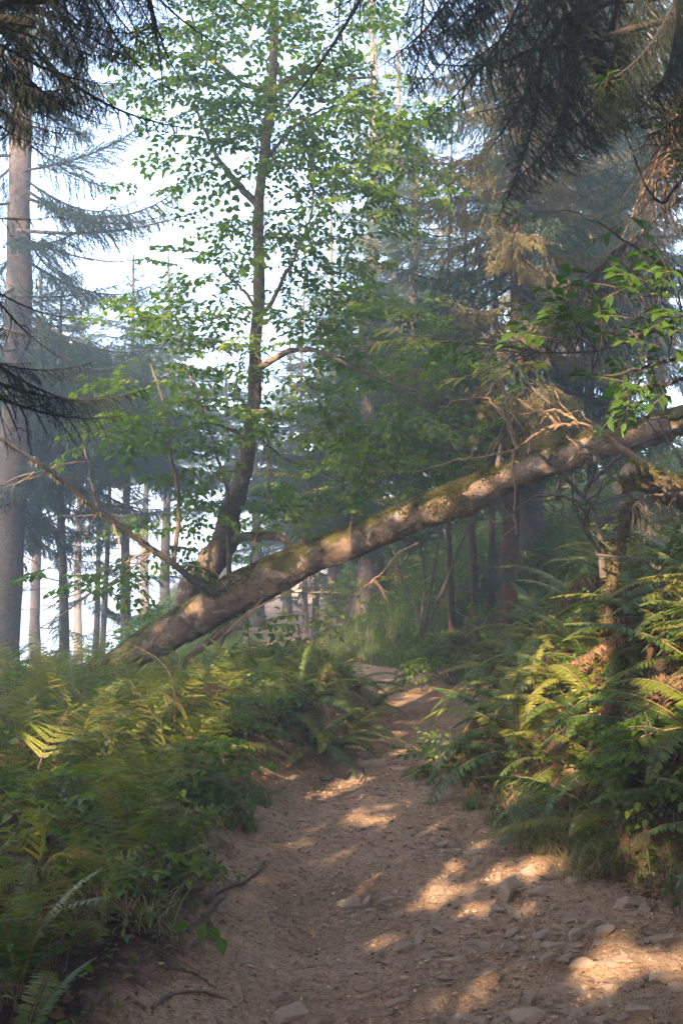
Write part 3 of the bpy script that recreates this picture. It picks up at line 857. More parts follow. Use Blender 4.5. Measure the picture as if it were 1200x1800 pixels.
# right-hand wood
con('reddish straight spruce trunk with sunlit golden boughs above the log', 888, 12.8, 11, .125, 3.1, 2.2, 17, B_droop, 17, wood='red_bark', lean=(.012, 0), dead_from=1.0, dead_per_m=2, gold=lambda z: .65 if 3.2 < z < 7.5 else .2, cone=.55)
con('thick grey spruce trunk with rough bark behind the reddish trunk', 930, 15, 18, .24, 5.5, 2.5, 8, B_droop, 18, lean=(.012, 0), dead_from=4, dead_per_m=2, cone=.4)
con('thin dark pole leftmost of three under the middle of log', 797, 14, 8, .055, 3.2, 1.5, 8, B_droop, 19, wood='red_bark', dead_from=.3, dead_per_m=4)
con('thin forked dark pole between two others under the log', 834, 13.8, 7, .06, 3.0, 1.3, 8, B_droop, 20, wood='red_bark', dead_from=.3, dead_per_m=3)
con('thin dark pole nearest the reddish trunk under the log', 860, 14, 8, .058, 3.2, 1.3, 8, B_droop, 21, wood='red_bark', dead_from=.3, dead_per_m=3)
con('spruce with dense green boughs filling the gap right of leafy crown', 735, 19, 13, .18, 2.4, 2.7, 17, B_far, 22, dead_from=.6, gold=lambda z: .12, cone=.6, top=210)
con('pale sunlit spruce trunk far back near the right edge', 1002, 24, 20, .30, 5, 3.0, 8, B_far, 23, gold=lambda z: .6, cone=.5)
con('distant sunlit spruce trunk behind the hanging dry twigs', 1092, 27, 21, .32, 5, 3.2, 8, B_far, 24, gold=lambda z: .6, cone=.5)
con('hazy spruce on the hillside behind the sawn mossy logs', 1160, 20, 15, .2, 2.5, 2.8, 12, B_far, 25, gold=lambda z: .5)
con('green spruce sapling at the right between thick trunk and twigs', 1045, 17, 8, .1, 1.2, 1.9, 11, B_far, 26, gold=lambda z: .5)
con('far hazy spruce between the two thick trunks on the right', 965, 31, 19, .22, 3, 3.2, 12, B_far, 27, gold=lambda z: .5)
con('soft hazy spruce crown filling the gap right of the tall grey trunk', 700, 26, 16, .2, 5, 2.8, 12, B_far, 29, top=60)
con('misty spruce crown low behind the forked limbs of leafy tree', 455, 27, 12, .17, 3.5, 2.6, 12, B_far, 30, top=600)
con('far hazy spruce behind the dense dark spruce', 780, 32, 19, .22, 3, 3.3, 13, B_far, 28, top=330)

# near boughs overhead, dark against the sky
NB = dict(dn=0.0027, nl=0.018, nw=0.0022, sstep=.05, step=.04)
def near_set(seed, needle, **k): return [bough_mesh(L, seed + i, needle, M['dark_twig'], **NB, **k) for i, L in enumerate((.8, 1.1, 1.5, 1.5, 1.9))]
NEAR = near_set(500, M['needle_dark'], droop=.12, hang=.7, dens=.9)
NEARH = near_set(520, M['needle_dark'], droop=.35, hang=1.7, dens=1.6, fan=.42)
NEARB = [bough_mesh(L, 540 + i, None, M['dark_twig'], droop=.1, hang=.7, dens=.5) for i, L in enumerate((.8, 1.2, 1.6))]
def fill(n, starts, ends, d0, d1, protos, seed):
    g = np.random.default_rng(seed); out = []
    for k in range(n):
        u = (k + g.random()) / n
        a = np.array(starts[0]) * (1 - u) + np.array(starts[1]) * u; b = np.array(ends[0]) * (1 - u) + np.array(ends[1]) * u
        b = b + g.normal(0, 35, 2); d = g.uniform(d0, d1)
        out.append(((a[0], a[1], d), (b[0], b[1], d + g.uniform(0, .25)), protos, 'bough'))
    return out
def near_tree(label, trunk_xy, h, r, boughs, seed):
    x, y = trunk_xy
    b0 = np.array([x, y, float(H(x, y)) - .2])
    root = thing('spruce_tree', b0, label, 'tree', 'near spruce trees overhanging the path')
    mb, p = trunk_mb(h, r, 0, 0, seed); mb.build('trunk', M['conifer_bark'], root)
    g = np.random.default_rng(seed)
    for k, (a, b, protos, nm) in enumerate(boughs):
        A_ = P(*a); B_ = P(*b)
        L = np.linalg.norm(B_ - A_)
        me = protos[min(len(protos) - 1, int(g.integers(len(protos))))]
        Lm = max(v.co.x for v in me.vertices)
        link(nm, me, root, aim(A_ - b0, B_ - A_, (g.normal(0, .3), g.normal(0, .3), 1), L / Lm))
    # limbs that carry the boughs back to the trunk
    for k, (a, b, protos, nm) in enumerate(boughs):
        A_ = P(*a); zt = A_[2] + .15
        q = wob(np.array([x, y, zt]), A_, 8, .02, .05)
        mb = MB(); tube(mb, q - b0, np.linspace(.03, .014, 8), 6, 0, lump=.2); mb.build('limb', M['dark_twig'], root)
    return root
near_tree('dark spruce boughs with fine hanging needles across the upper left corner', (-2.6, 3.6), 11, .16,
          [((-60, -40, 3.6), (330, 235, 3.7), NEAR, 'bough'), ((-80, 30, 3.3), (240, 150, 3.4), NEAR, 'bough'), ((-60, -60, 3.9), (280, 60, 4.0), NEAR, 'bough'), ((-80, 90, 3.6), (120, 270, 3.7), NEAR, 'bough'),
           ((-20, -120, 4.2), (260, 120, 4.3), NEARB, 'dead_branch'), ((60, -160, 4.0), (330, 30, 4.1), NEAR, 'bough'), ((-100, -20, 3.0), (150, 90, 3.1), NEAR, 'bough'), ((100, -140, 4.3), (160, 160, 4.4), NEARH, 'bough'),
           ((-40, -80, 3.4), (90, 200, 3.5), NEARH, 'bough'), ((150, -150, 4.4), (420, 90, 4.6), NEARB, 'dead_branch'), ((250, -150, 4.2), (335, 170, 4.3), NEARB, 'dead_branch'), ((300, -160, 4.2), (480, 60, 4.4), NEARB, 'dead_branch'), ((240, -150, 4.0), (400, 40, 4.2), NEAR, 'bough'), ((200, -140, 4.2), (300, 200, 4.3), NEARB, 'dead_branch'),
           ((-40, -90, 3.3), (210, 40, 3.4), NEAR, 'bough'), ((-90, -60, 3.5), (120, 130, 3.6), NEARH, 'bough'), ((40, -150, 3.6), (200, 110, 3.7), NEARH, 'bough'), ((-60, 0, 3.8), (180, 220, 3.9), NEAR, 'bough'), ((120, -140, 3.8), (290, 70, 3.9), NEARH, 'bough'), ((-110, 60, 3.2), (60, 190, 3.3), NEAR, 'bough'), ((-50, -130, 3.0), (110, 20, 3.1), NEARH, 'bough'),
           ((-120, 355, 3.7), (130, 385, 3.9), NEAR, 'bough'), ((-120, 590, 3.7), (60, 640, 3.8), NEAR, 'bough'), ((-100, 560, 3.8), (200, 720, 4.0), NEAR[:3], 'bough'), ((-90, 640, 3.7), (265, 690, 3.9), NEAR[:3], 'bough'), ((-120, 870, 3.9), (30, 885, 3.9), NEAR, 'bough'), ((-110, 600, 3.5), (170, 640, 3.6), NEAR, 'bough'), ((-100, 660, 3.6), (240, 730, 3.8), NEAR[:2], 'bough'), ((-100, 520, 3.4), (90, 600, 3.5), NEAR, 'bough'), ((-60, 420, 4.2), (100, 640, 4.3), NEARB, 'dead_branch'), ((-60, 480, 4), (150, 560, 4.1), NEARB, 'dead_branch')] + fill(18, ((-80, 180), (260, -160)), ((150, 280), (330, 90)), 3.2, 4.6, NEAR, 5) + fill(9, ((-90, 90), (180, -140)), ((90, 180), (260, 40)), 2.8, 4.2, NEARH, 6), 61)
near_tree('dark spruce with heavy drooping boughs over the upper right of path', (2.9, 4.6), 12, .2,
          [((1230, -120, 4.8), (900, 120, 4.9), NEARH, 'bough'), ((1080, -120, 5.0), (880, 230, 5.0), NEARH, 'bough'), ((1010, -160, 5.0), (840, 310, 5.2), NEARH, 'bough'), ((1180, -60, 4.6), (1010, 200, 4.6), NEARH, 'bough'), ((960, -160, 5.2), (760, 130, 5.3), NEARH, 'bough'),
           ((1100, -160, 5.4), (720, 60, 5.5), NEARH, 'bough'), ((900, -180, 5.4), (650, 60, 5.6), NEARH, 'bough'), ((1240, 20, 4.5), (1080, 220, 4.5), NEARH, 'bough'), ((1060, -40, 5.2), (800, 180, 5.3), NEARH, 'bough'), ((1260, -100, 5.2), (1120, 130, 5.3), NEARH, 'bough'), ((990, 30, 5.1), (770, 330, 5.3), NEAR, 'bough'),
           ((950, 90, 5.1), (850, 400, 5.3), NEARH, 'bough'), ((1000, 0, 5.4), (930, 300, 5.5), NEARH, 'bough'), ((780, -140, 5.6), (560, 40, 5.8), NEARB, 'dead_branch'), ((700, -160, 5.6), (480, 240, 5.9), NEARB, 'dead_branch'), ((640, -170, 5.0), (600, 110, 5.1), NEARB, 'dead_branch'), ((720, -170, 5.0), (560, 60, 5.2), NEAR, 'bough'), ((800, -170, 5.0), (640, 110, 5.1), NEARH, 'bough'), ((760, -170, 5.3), (690, 150, 5.4), NEARH, 'bough'), ((620, -180, 5.4), (520, 20, 5.5), NEAR, 'bough'), ((1150, -160, 5.0), (1000, 60, 5.0), NEARH, 'bough'), ((840, -140, 5.2), (730, 180, 5.4), NEAR, 'bough'), ((1300, 60, 5.2), (1180, 260, 5.3), NEARH, 'bough')] + fill(5, ((1000, -150), (1300, 40)), ((800, 260), (1150, 230)), 4.6, 5.8, NEAR, 7) + fill(5, ((800, -160), (1050, -160)), ((640, 80), (800, 200)), 5, 6, NEAR, 8), 62)

# ------------------------------------------------------------------ right-hand tangle
# two sawn mossy limbs
S0 = P(1290, 900, 6.9)
sawn = thing('sawn_log', S0, 'sawn-off mossy forked log with two pale cut ends', 'log')
for k, (pts, r0, r1) in enumerate((([(1290, 905, 6.9), (1220, 880, 6.75), (1160, 852, 6.65), (1103, 832, 6.5)], .105, .078), ([(1230, 890, 6.8), (1170, 868, 6.6), (1130, 848, 6.5), (1084, 858, 6.4)], .075, .05))):
    q = spline(polyline(pts), 20); rr = np.linspace(r0, r1, 20)
    mb = MB(); tube(mb, q - S0, rr, 14, 0, lump=.25, seed=k + 2); mb.build('limb', M['mossy'], sawn)
    t_ = nrm(q[-1] - q[-2]); c = q[-1] + t_ * .004
    mb = MB(); tube(mb, np.array([c - t_ * .01, c]) - S0, [r1 * .93, r1 * .9], 16, 0); mb.build('cut_end', M['cut'], sawn)
    mb = MB()
    for z in range(700):
        i = rng.integers(0, 19); an = rng.normal(0, .8)
        nn = np.array([0, math.sin(an), math.cos(an)])
        d = nrm(nn + rng.normal(0, .5, 3))
        spikes(mb, [q[i] + (q[min(19, i + 1)] - q[i]) * rng.random() + nn * rr[i] * .98 - S0], d[None], nrm(np.cross(d, rng.normal(size=3)))[None], [rng.uniform(.02, .05)], [.012], 0, [rng.random()])
    tag(mb.build('moss', M['moss'], sawn), kind='stuff')
# mossy leaning stem below it
Z0 = P(1075, 1110, 7.2)
stem = thing('mossy_stem', Z0, 'thin upright mossy stem standing among the ferns below the sawn log', 'stump')
q, _ = limb(stem, Z0, [(1066, 1130, 7.2), (1072, 1060, 7.2), (1080, 990, 7.2), (1094, 930, 7.1), (1118, 880, 7.0)], .045, .035, 'mossy', 'trunk', 12, n=24)
mb = MB()
for z in range(1800):
    i = rng.integers(0, 23); nn = rnd(); d = nrm(nn + np.array([0, 0, -.4]))
    spikes(mb, [q[i] + nn * .036 - Z0], d[None], nrm(np.cross(d, rng.normal(size=3)))[None], [rng.uniform(.03, .07)], [.014], 0, [rng.random()])
tag(mb.build('moss', M['moss'], stem), kind='stuff')

def bare_shrub(name, label, base, stems, mat_, cat='shrub', twn=3, r=.014):
    o = thing(name, base, label, cat)
    nodes = []
    for pts, r0 in stems:
        q, _ = limb(o, base, pts, r0, r0 * .45, mat_, 'stem', 7, n=9 * len(pts), jit=.006)
        nodes += list(q[len(q) // 3:])
        for k in range(twn):
            i = rng.integers(len(q) // 4, len(q) - 1)
            d = nrm(rng.normal(size=3) + np.array([0, -.2, .35]))
            e = q[i] + d * rng.uniform(.15, .5)
            limb(o, base, wob(q[i], e, 5, .02), r0 * .45, .0025, mat_, 'twig', 5, n=10)
    return o, nodes
elder, en = bare_shrub('bare_shrub', 'tan bare-stemmed shrub arching in front of the right end of log', P(1180, 850, 6.9),
    [([(1185, 850, 6.9), (1100, 790, 7), (1040, 758, 7.1), (985, 752, 7.2), (945, 765, 7.3), (910, 788, 7.4)], .022), ([(910, 788, 7.4), (890, 755, 7.45), (865, 715, 7.5), (830, 702, 7.5), (790, 705, 7.6)], .014), ([(902, 770, 7.4), (888, 700, 7.4), (886, 650, 7.4), (905, 610, 7.4)], .011),
     ([(908, 790, 7.4), (850, 802, 7.5), (790, 815, 7.6), (725, 832, 7.7)], .011), ([(902, 790, 7.4), (903, 860, 7.35), (907, 940, 7.3)], .010), ([(985, 752, 7.2), (940, 710, 7.2), (900, 695, 7.2), (860, 660, 7.2)], .012), ([(1060, 768, 7.05), (985, 730, 7), (950, 725, 7)], .012), ([(978, 752, 7.2), (965, 720, 7.2), (968, 700, 7.2)], .009)], 'tan_twig')
dark_e, en2 = bare_shrub('bare_shrub', 'dark bare-stemmed shrub rising from the ferns below the sawn log', P(1060, 1020, 7.2),
    [([(1060, 1015, 7.2), (1050, 940, 7.2), (1030, 880, 7.3), (990, 830, 7.35), (950, 800, 7.4)], .026), ([(1025, 872, 7.3), (1035, 850, 7.2), (1080, 810, 7.1), (1150, 775, 7), (1230, 740, 6.9)], .018), ([(1050, 975, 7.2), (1038, 950, 7.15), (1010, 890, 7.1), (930, 880, 7.1), (865, 935, 7.1)], .014), ([(1045, 960, 7.2), (1020, 910, 7.1), (1005, 885, 7.1)], .016), ([(1160, 1000, 6.7), (1110, 985, 6.8), (1050, 975, 7)], .018), ([(985, 845, 7.35), (970, 880, 7.3), (975, 840, 7.3), (990, 805, 7.3)], .01),
     ([(1120, 890, 6.8), (1060, 830, 6.9), (1040, 800, 7), (1000, 770, 7.1)], .011), ([(1200, 820, 6.6), (1180, 760, 6.7), (1150, 720, 6.8)], .014)], 'twig', twn=4)

# big compound leaves near the upper right
def compound_mesh(seed, m):
    g = np.random.default_rng(seed); mb = MB()
    q = np.stack([np.linspace(0, .30, 6), .01 * np.sin(np.linspace(0, 3, 6)), -.05 * np.linspace(0, 1, 6) ** 2], -1)
    tube(mb, q, .0025, 4, 0, cap=False)
    b = []; d = []
    for x in (.12, .2, .28):
        for s in (-1, 1):
            b.append((x, 0, -.01 - .03 * x)); d.append((.55, s * .8, g.uniform(-.35, 0)))
    b.append((.30, 0, -.05)); d.append((1, 0, -.35))
    L = g.uniform(.085, .125, 7)
    leaves(mb, np.array(b), np.array(d), nrm(np.array([0, 0, 1]) + g.normal(0, .2, (7, 3))), L, L * .42, 1, g.random(7), fold=.2, curl=.25)
    return mb.mesh('compound_leaf', [M['tan_twig'], m])
CMP = [compound_mesh(s, M['leaf_big']) for s in range(5)]; CMPY = [compound_mesh(s + 9, M['leaf_yellow']) for s in range(3)]
E0 = P(1300, 760, 5.4)
eld = thing('leafy_shrub', E0, 'shrub with large bright green compound leaves at the right edge above the log', 'shrub')
bl = []
for pts in ([(1300, 600, 5.0), (1200, 660, 5.1), (1120, 690, 5.2), (1060, 720, 5.3)], [(1290, 480, 5.0), (1200, 560, 5.0), (1120, 590, 5.2), (1030, 610, 5.4), (950, 620, 5.6)], [(1290, 520, 5.0), (1190, 470, 5.1), (1110, 420, 5.2), (1050, 390, 5.3)], [(1280, 300, 5.1), (1200, 300, 5.2), (1150, 340, 5.2), (1100, 240, 5.3)], [(1290, 620, 4.9), (1180, 630, 5.0), (1100, 650, 5.1), (1000, 660, 5.2)], [(1280, 700, 5), (1190, 735, 5.1), (1120, 735, 5.2)]):
    q, _ = limb(eld, E0, pts, .014, .005, 'dark_twig', 'branch', 6, n=30, jit=.006); bl.append(q)
for (px, py, d, rx, ry, k, m) in ((1130, 575, 5.1, 60, 30, 10, CMP), (1010, 610, 5.4, 60, 30, 12, CMP), (950, 640, 5.6, 50, 25, 6, CMP), (1170, 530, 4.9, 35, 25, 6, CMP), (1090, 655, 5.2, 60, 25, 8, CMP), (1130, 715, 5.1, 60, 20, 12, CMP), (1185, 290, 5.1, 20, 30, 4, CMP), (1185, 340, 5.0, 20, 20, 3, CMP), (1080, 215, 5.3, 20, 10, 1, CMP), (960, 390, 5.7, 10, 20, 1, CMP), (1105, 440, 5.3, 15, 15, 1, CMP), (760, 630, 7.2, 50, 12, 6, CMPY), (790, 640, 7.2, 50, 15, 5, CMP), (860, 650, 6.5, 40, 20, 4, CMP), (900, 690, 6.8, 60, 15, 5, CMPY), (1180, 620, 4.9, 30, 25, 8, CMP)):
    for _ in range(k):
        p = P(px + rng.normal(0, .6) * rx, py - 38 + rng.normal(0, .6) * ry, d + rng.normal(0, .15))
        allq = np.vstack(bl); dd = np.linalg.norm(allq - p, axis=1); a = allq[np.argmin(dd)]
        dv = p - a; dv[2] *= .5; dv = nrm(nrm(dv) + np.array([-.5, -.3, 0]) + rng.normal(0, .3, 3) * [1, 1, .3])
        link('compound_leaf', m[rng.integers(len(m))], eld, aim(p - E0, dv, (rng.normal(0, .3), -.35 + rng.normal(0, .2), 1), rng.uniform(.6, 1.0)))
        if dd.min() > .08:
            mb = MB(); tube(mb, wob(a, p, 6, .012, .02) - E0, np.linspace(.004, .0025, 6), 4, 0, cap=False); mb.build('twig', M['dark_twig'], eld)

# understory leafy layer in the middle distance
U0 = base_at(740, 12.5)
und = thing('leafy_shrub', U0, 'leafy green understory shrub behind the log below the sunlit golden boughs', 'shrub')
nodes = []
for pts in ([(740, 1120, 12.5), (735, 980, 12.4), (700, 850, 12.3), (640, 780, 12.2)], [(745, 1110, 12.5), (770, 950, 12.3), (790, 840, 12.2), (770, 740, 12)], [(740, 1100, 12.5), (680, 960, 12.6), (620, 880, 12.6), (560, 830, 12.6)], [(750, 1100, 12.5), (830, 920, 12), (880, 800, 11.6), (900, 700, 11.4)]):
    q, _ = limb(und, U0, pts, .022, .008, 'twig', 'stem', 6, n=30, jit=.01); nodes += list(q[8:])
crown(und, U0, nodes, [(700, 820, 12.2, 150, 40, 1, 24), (620, 850, 12.4, 120, 40, 1, 16), (800, 740, 11.8, 120, 50, 1, 18), (640, 740, 12.2, 120, 60, 1, 16), (560, 920, 12.4, 80, 30, .6, 8), (700, 690, 12, 120, 40, .8, 16), (820, 800, 11.8, 80, 30, .6, 10), (500, 1100, 10.9, 50, 30, .5, 5)], SPR, M['twig'], 120, LEAF1, 9, yellow=.12)
# leafy trail hanging in front of the log's foot
V0 = P(400, 1110, 10.6)
trail = thing('leafy_trailer', V0, 'slender leafy trailing twig hanging below the log beside its foot', 'plant')
limb(trail, V0, [(395, 1115, 10.6), (430, 1085, 10.4), (490, 1055, 10.2), (560, 1045, 10.1), (640, 1045, 10)], .012, .004, 'tan_twig', 'stem', 6, n=30, jit=.006)
limb(trail, V0, [(435, 1085, 10.4), (438, 1130, 10.3), (450, 1180, 10.2), (462, 1220, 10.1)], .006, .003, 'dark_twig', 'stem', 5, n=24, jit=.006)
for k in range(26):
    p = P(*[(a + (b - a) * rng.random()) for a, b in zip((425, 1080, 10.4), (460, 1200, 10.2))]) + rng.normal(0, .08, 3)
    link('leaf', LEAF1, trail, aim(p - V0, rnd() * [1, 1, .4], (0, -.5, 1), rng.uniform(.8, 1.4)))
for k in range(18):
    p = P(480 + 160 * rng.random(), 1045 + rng.normal(0, 16), 10.1)
    link('leaf', LEAFY, trail, aim(p - V0, rnd() * [1, 1, .5], (0, -.4, 1), rng.uniform(.6, 1.1)))

# dry hanging twigs
def dry_bunch(label, pts, n, ln, mat_, spreadx=.2, seed=0, r=.004):
    g = np.random.default_rng(seed)
    b0 = P(*pts[0])
    o = thing('dry_branch', b0, label, 'branch', 'dead dry branches')
    q, _ = limb(o, b0, pts, .013, .004, mat_, 'limb', 6, n=30, jit=.008)
    for k in range(n):
        i = g.integers(6, 29)
        d = np.array([g.normal(0, .5), g.normal(0, .5), -.35]); p = q[i].copy(); c = [p]
        l = ln * g.uniform(.4, 1.2)
        for z in range(6):
            d = nrm(d + np.array([g.normal(0, .16), g.normal(0, .16), -.28])); c.append(c[-1] + d * l / 6)
        mb = MB(); c = np.array(c); tube(mb, c - b0, np.linspace(r, r * .4, 7), 4, 0, cap=False)
        for z in range(3):
            e = c[2 + z]; dd = nrm(d + g.normal(0, .5, 3)); m_ = e + dd * l * .2; f_ = m_ + nrm(dd + [0, 0, -.6]) * l * .2
            tube(mb, np.array([e, m_, f_]) - b0, [r * .6, r * .5, r * .3], 3, 0, cap=False)
        mb.build('twig', M[mat_], o)
    return o
dry_bunch('bright tan dry twigs hanging at the right edge below the dark boughs', [(1290, 60, 5.6), (1220, 120, 5.6), (1180, 200, 5.6), (1160, 320, 5.6)], 110, .55, 'tan_twig', seed=1, r=.0052)
dry_bunch('brown dry hanging twigs left of the compound leaves', [(1260, 300, 5.8), (1160, 380, 5.8), (1090, 430, 5.8), (1030, 480, 5.9), (980, 510, 6)], 55, .6, 'twig', seed=2)
dry_bunch('pale dry twig bunch hanging below the sawn log ends', [(1230, 860, 6.3), (1180, 868, 6.25), (1140, 885, 6.2), (1110, 900, 6.2)], 24, .3, 'twig', seed=3, r=.005)
dry_bunch('pinkish dry twigs hanging under the middle of the log', [(735, 955, 10), (690, 975, 10), (665, 1000, 10), (640, 1030, 10)], 10, .3, 'tan_twig', seed=4, r=.005)
dry_bunch('grey dry twigs hanging low on dead lower limbs near the reddish trunk', [(900, 640, 8), (860, 600, 8), (830, 560, 8), (780, 560, 8)], 10, .4, 'twig', seed=5)

# ------------------------------------------------------------------ ferns
def arch(L, th0, th1, n, pw_=1.0, side=0.0):
    t = np.linspace(0, 1, n)
    th = th0 + (th1 - th0) * t ** pw_
    ds = L / (n - 1)
    x = np.concatenate([[0], np.cumsum(np.cos(th[:-1]) * ds)]); z = np.concatenate([[0], np.cumsum(np.sin(th[:-1]) * ds)])
    y = side * t ** 2 * L
    return np.stack([x, y, z], -1)

def sword_frond(seed, L, th0, th1, mats, curl=0.0, npin=52, wid=.105):
    g = np.random.default_rng(seed); mb = MB()
    ax = arch(L, th0, th1, 18, .9, g.uniform(-.12, .12))
    t = np.linspace(0, 1, 18)
    tube(mb, ax, .0045 * (1 - .8 * t) * (.6 + L * .5), 4, 0, cap=False)
    T = nrm(np.gradient(ax, axis=0)); S = np.cross(T, [0, 0, 1.0]); S = nrm(S); U = np.cross(S, T)
    u = np.linspace(.12, .985, npin)
    B_ = np.stack([np.interp(u, t, ax[:, k]) for k in range(3)], -1)
    Tt = nrm(np.stack([np.interp(u, t, T[:, k]) for k in range(3)], -1)); Ss = nrm(np.stack([np.interp(u, t, S[:, k]) for k in range(3)], -1)); Uu = np.cross(Ss, Tt)
    pl = wid * L * np.clip(1.35 * np.sin(np.pi * np.clip(u, 0, 1) ** .62), 0, 1) ** .8 + .008
    for s in (-1, 1):
        j = g.normal(0, .10, (npin, 3))
        d = nrm(Ss * s + Tt * (.22 + .25 * u[:, None]) + Uu * (-.18 - curl) + j)
        nn = nrm(Uu + Ss * s * .25 + g.normal(0, .12 + curl * .6, (npin, 3)))
        lw = L * .86 / npin
        leaves(mb, B_, d, nn, pl * g.uniform(.85, 1.1, npin), np.full(npin, lw * 1.0 + .002), 1, np.clip(g.normal(.5, .15, npin), 0, 1), fold=.12, curl=.14 + curl)
    return mb.mesh('frond', mats)

def bracken_frond(seed, L, mats, th0=1.45, th1=-.15, bend=.5, npair=12, curl=0.0):
    g = np.random.default_rng(seed); mb = MB()
    n = 22
    t = np.linspace(0, 1, n)
    th = th0 + (th1 - th0) * smooth((t - bend + .25) / .5)
    ds = L / (n - 1)
    ax = np.stack([np.concatenate([[0], np.cumsum(np.cos(th[:-1]) * ds)]), g.uniform(-.1, .1) * t ** 2 * L, np.concatenate([[0], np.cumsum(np.sin(th[:-1]) * ds)])], -1)
    tube(mb, ax, .004 * (1 - .8 * t) * (.5 + L * .6), 4, 0, cap=False)
    T = nrm(np.gradient(ax, axis=0)); S = nrm(np.cross(T, [0, 0, 1.0]))
    u0 = .36
    bb = []; dd = []; nn = []; ll = []; ww = []
    for k in range(npair):
        u = u0 + (1 - u0) * (k + .3) / npair
        p = np.array([np.interp(u, t, ax[:, q]) for q in range(3)]); tt = nrm(np.array([np.interp(u, t, T[:, q]) for q in range(3)])); ss = nrm(np.array([np.interp(u, t, S[:, q]) for q in range(3)])); un = np.cross(ss, tt)
        pl = .27 * L * (1 - (k + .3) / npair) ** .85 * g.uniform(.8, 1.1) + .015
        for s in (-1, 1):
            d = nrm(ss * s + tt * .45 + un * g.uniform(-.45 - curl, .15) + g.normal(0, .1, 3))
            m_ = max(4, int(pl / .0125))
            z = (np.arange(m_) + .5) / m_
            sag = un[None] * (-(.12 + curl) * pl * z ** 2)[:, None]
            pb = p + d * (pl * z)[:, None] + sag
            thin(mb, p[None], (p + d * pl * .97 + un * -(.12 + curl) * pl)[None], np.array([.0016]), np.array([.0006]), 0)
            d2 = nrm(np.cross(d, un))
            qlen = (.36 * L * (1 - u0) / npair) * (1.15 - .75 * z) * g.uniform(.8, 1.1)
            for s2 in (-1, 1):
                bb.append(pb); dd.append(np.broadcast_to(nrm(d2 * s2 + d * .45), pb.shape) + g.normal(0, .08, pb.shape)); nn.append(np.broadcast_to(un, pb.shape) + g.normal(0, .18 + curl, pb.shape)); ll.append(qlen); ww.append(np.full(m_, .0145))
    bb = np.vstack(bb); dd = np.vstack(dd); nn = np.vstack(nn); ll = np.concatenate(ll); ww = np.concatenate(ww)
    dd = nrm(dd); s_ = nrm(np.cross(dd, nn))
    tip = bb + dd * ll[:, None]; mid = bb + dd * ll[:, None] * .45
    v = np.stack([bb, mid + s_ * ww[:, None] * .5, tip, mid - s_ * ww[:, None] * .5], 1).reshape(-1, 3)
    mb.add(v, np.arange(len(bb) * 4).reshape(-1, 4), 1, np.repeat(np.clip(g.normal(.5, .15, len(bb)), 0, 1), 4))
    return mb.mesh('frond', mats)

SW = [sword_frond(s, 1.0, a, b, [M['tan_twig'], M['sword']]) for s, a, b in ((1, 1.2, -.5), (2, 1.0, -.7), (3, .85, -.45), (4, 1.3, -.2), (5, .7, -.6), (6, 1.1, -.9), (7, .95, -.1), (8, 1.35, .2))]
SWD = [sword_frond(s + 20, 1.0, a, b, [M['tan_twig'], M['fern_dead']], curl=.5, npin=34) for s, a, b in ((1, .7, -1.2), (2, .5, -1.0), (3, .3, -.9), (4, .8, -1.4))]
BR = [bracken_frond(s, 1.0, [M['tan_twig'], M['bracken']], th1=b, bend=c) for s, b, c in ((1, -.15, .5), (2, -.5, .45), (3, .3, .55), (4, -.4, .6), (5, .6, .5), (6, -.7, .5), (7, .9, .5), (8, .4, .6))]
BRD = [bracken_frond(s + 20, 1.0, [M['tan_twig'], M['fern_dead']], th1=b, bend=c, curl=.35) for s, b, c in ((1, -.9, .5), (2, -1.2, .55), (3, -.6, .5))]

ferns = []
def fern(name, x, y, size, nf, protos, dead_protos, pdead, phrase, kindword, tilt=(0, 0), smin=.7, sink=0.02):
    z = float(H(x, y)) - sink
    o = thing(name, (x, y, z), None, 'fern')
    a0 = rng.uniform(0, 6.28)
    for k in range(nf):
        a = a0 + k * 2.39996 + rng.uniform(-.3, .3)
        d = np.array([math.cos(a), math.sin(a)])
        s = size * rng.uniform(smin, 1.12)
        # fronds on the downhill side lie lower
        lay = .35 * (d[0] * tilt[0] + d[1] * tilt[1])
        ps = dead_protos if rng.random() < pdead else protos
        if ps is dead_protos: s *= .8
        m = Matrix.Rotation(a, 4, 'Z') @ Matrix.Rotation(lay + rng.uniform(-.25, .45), 4, 'Y') @ Matrix.Rotation(rng.uniform(-.3, .3), 4, 'X') @ Matrix.Scale(s, 4)
        m = Matrix.Translation((d[0] * .03, d[1] * .03, 0)) @ m
        link('frond', ps[rng.integers(len(ps))], o, m)
    ferns.append((o, phrase, kindword, size, pdead, (x, y)))
    return o

def scatter(poly_fn, n, dmin):
    out = []
    for _ in range(n * 30):
        if len(out) >= n: break
        x, y = poly_fn()
        if all((x - a) ** 2 + (y - b) ** 2 > dmin ** 2 for a, b in out): out.append((x, y))
    return out

# left bank: bracken
def left_pt(y0, y1, off0, off1):
    def f():
        y = rng.uniform(y0, y1)
        return pc(y) - pw(y) - rng.uniform(off0, off1(y)), y
    return f
vis = lambda y: max(.4, .36 * y + pc(y) - pw(y))
for x, y in scatter(left_pt(5.2, 8.6, .48, vis), 46, .24):
    fern('bracken_fern', x, y, rng.uniform(.58, .95), rng.integers(5, 8), BR + SW[:2], BRD, .24, 'on the left bank', 'bracken', tilt=(.2, 0), smin=.55)
for x, y in scatter(left_pt(8.6, 12.3, .35, vis), 56, .27):
    fern('bracken_fern', x, y, rng.uniform(.45, .70), rng.integers(5, 8), BR, BRD, .22, 'near the log foot', 'bracken', smin=.7)
for x, y in scatter(left_pt(3.3, 5.2, .36, vis), 26, .18):
    fern('bracken_fern', x, y, rng.uniform(.32, .58), rng.integers(4, 8), BR, BRD, .5, 'in the shaded lower left', 'bracken', smin=.7)
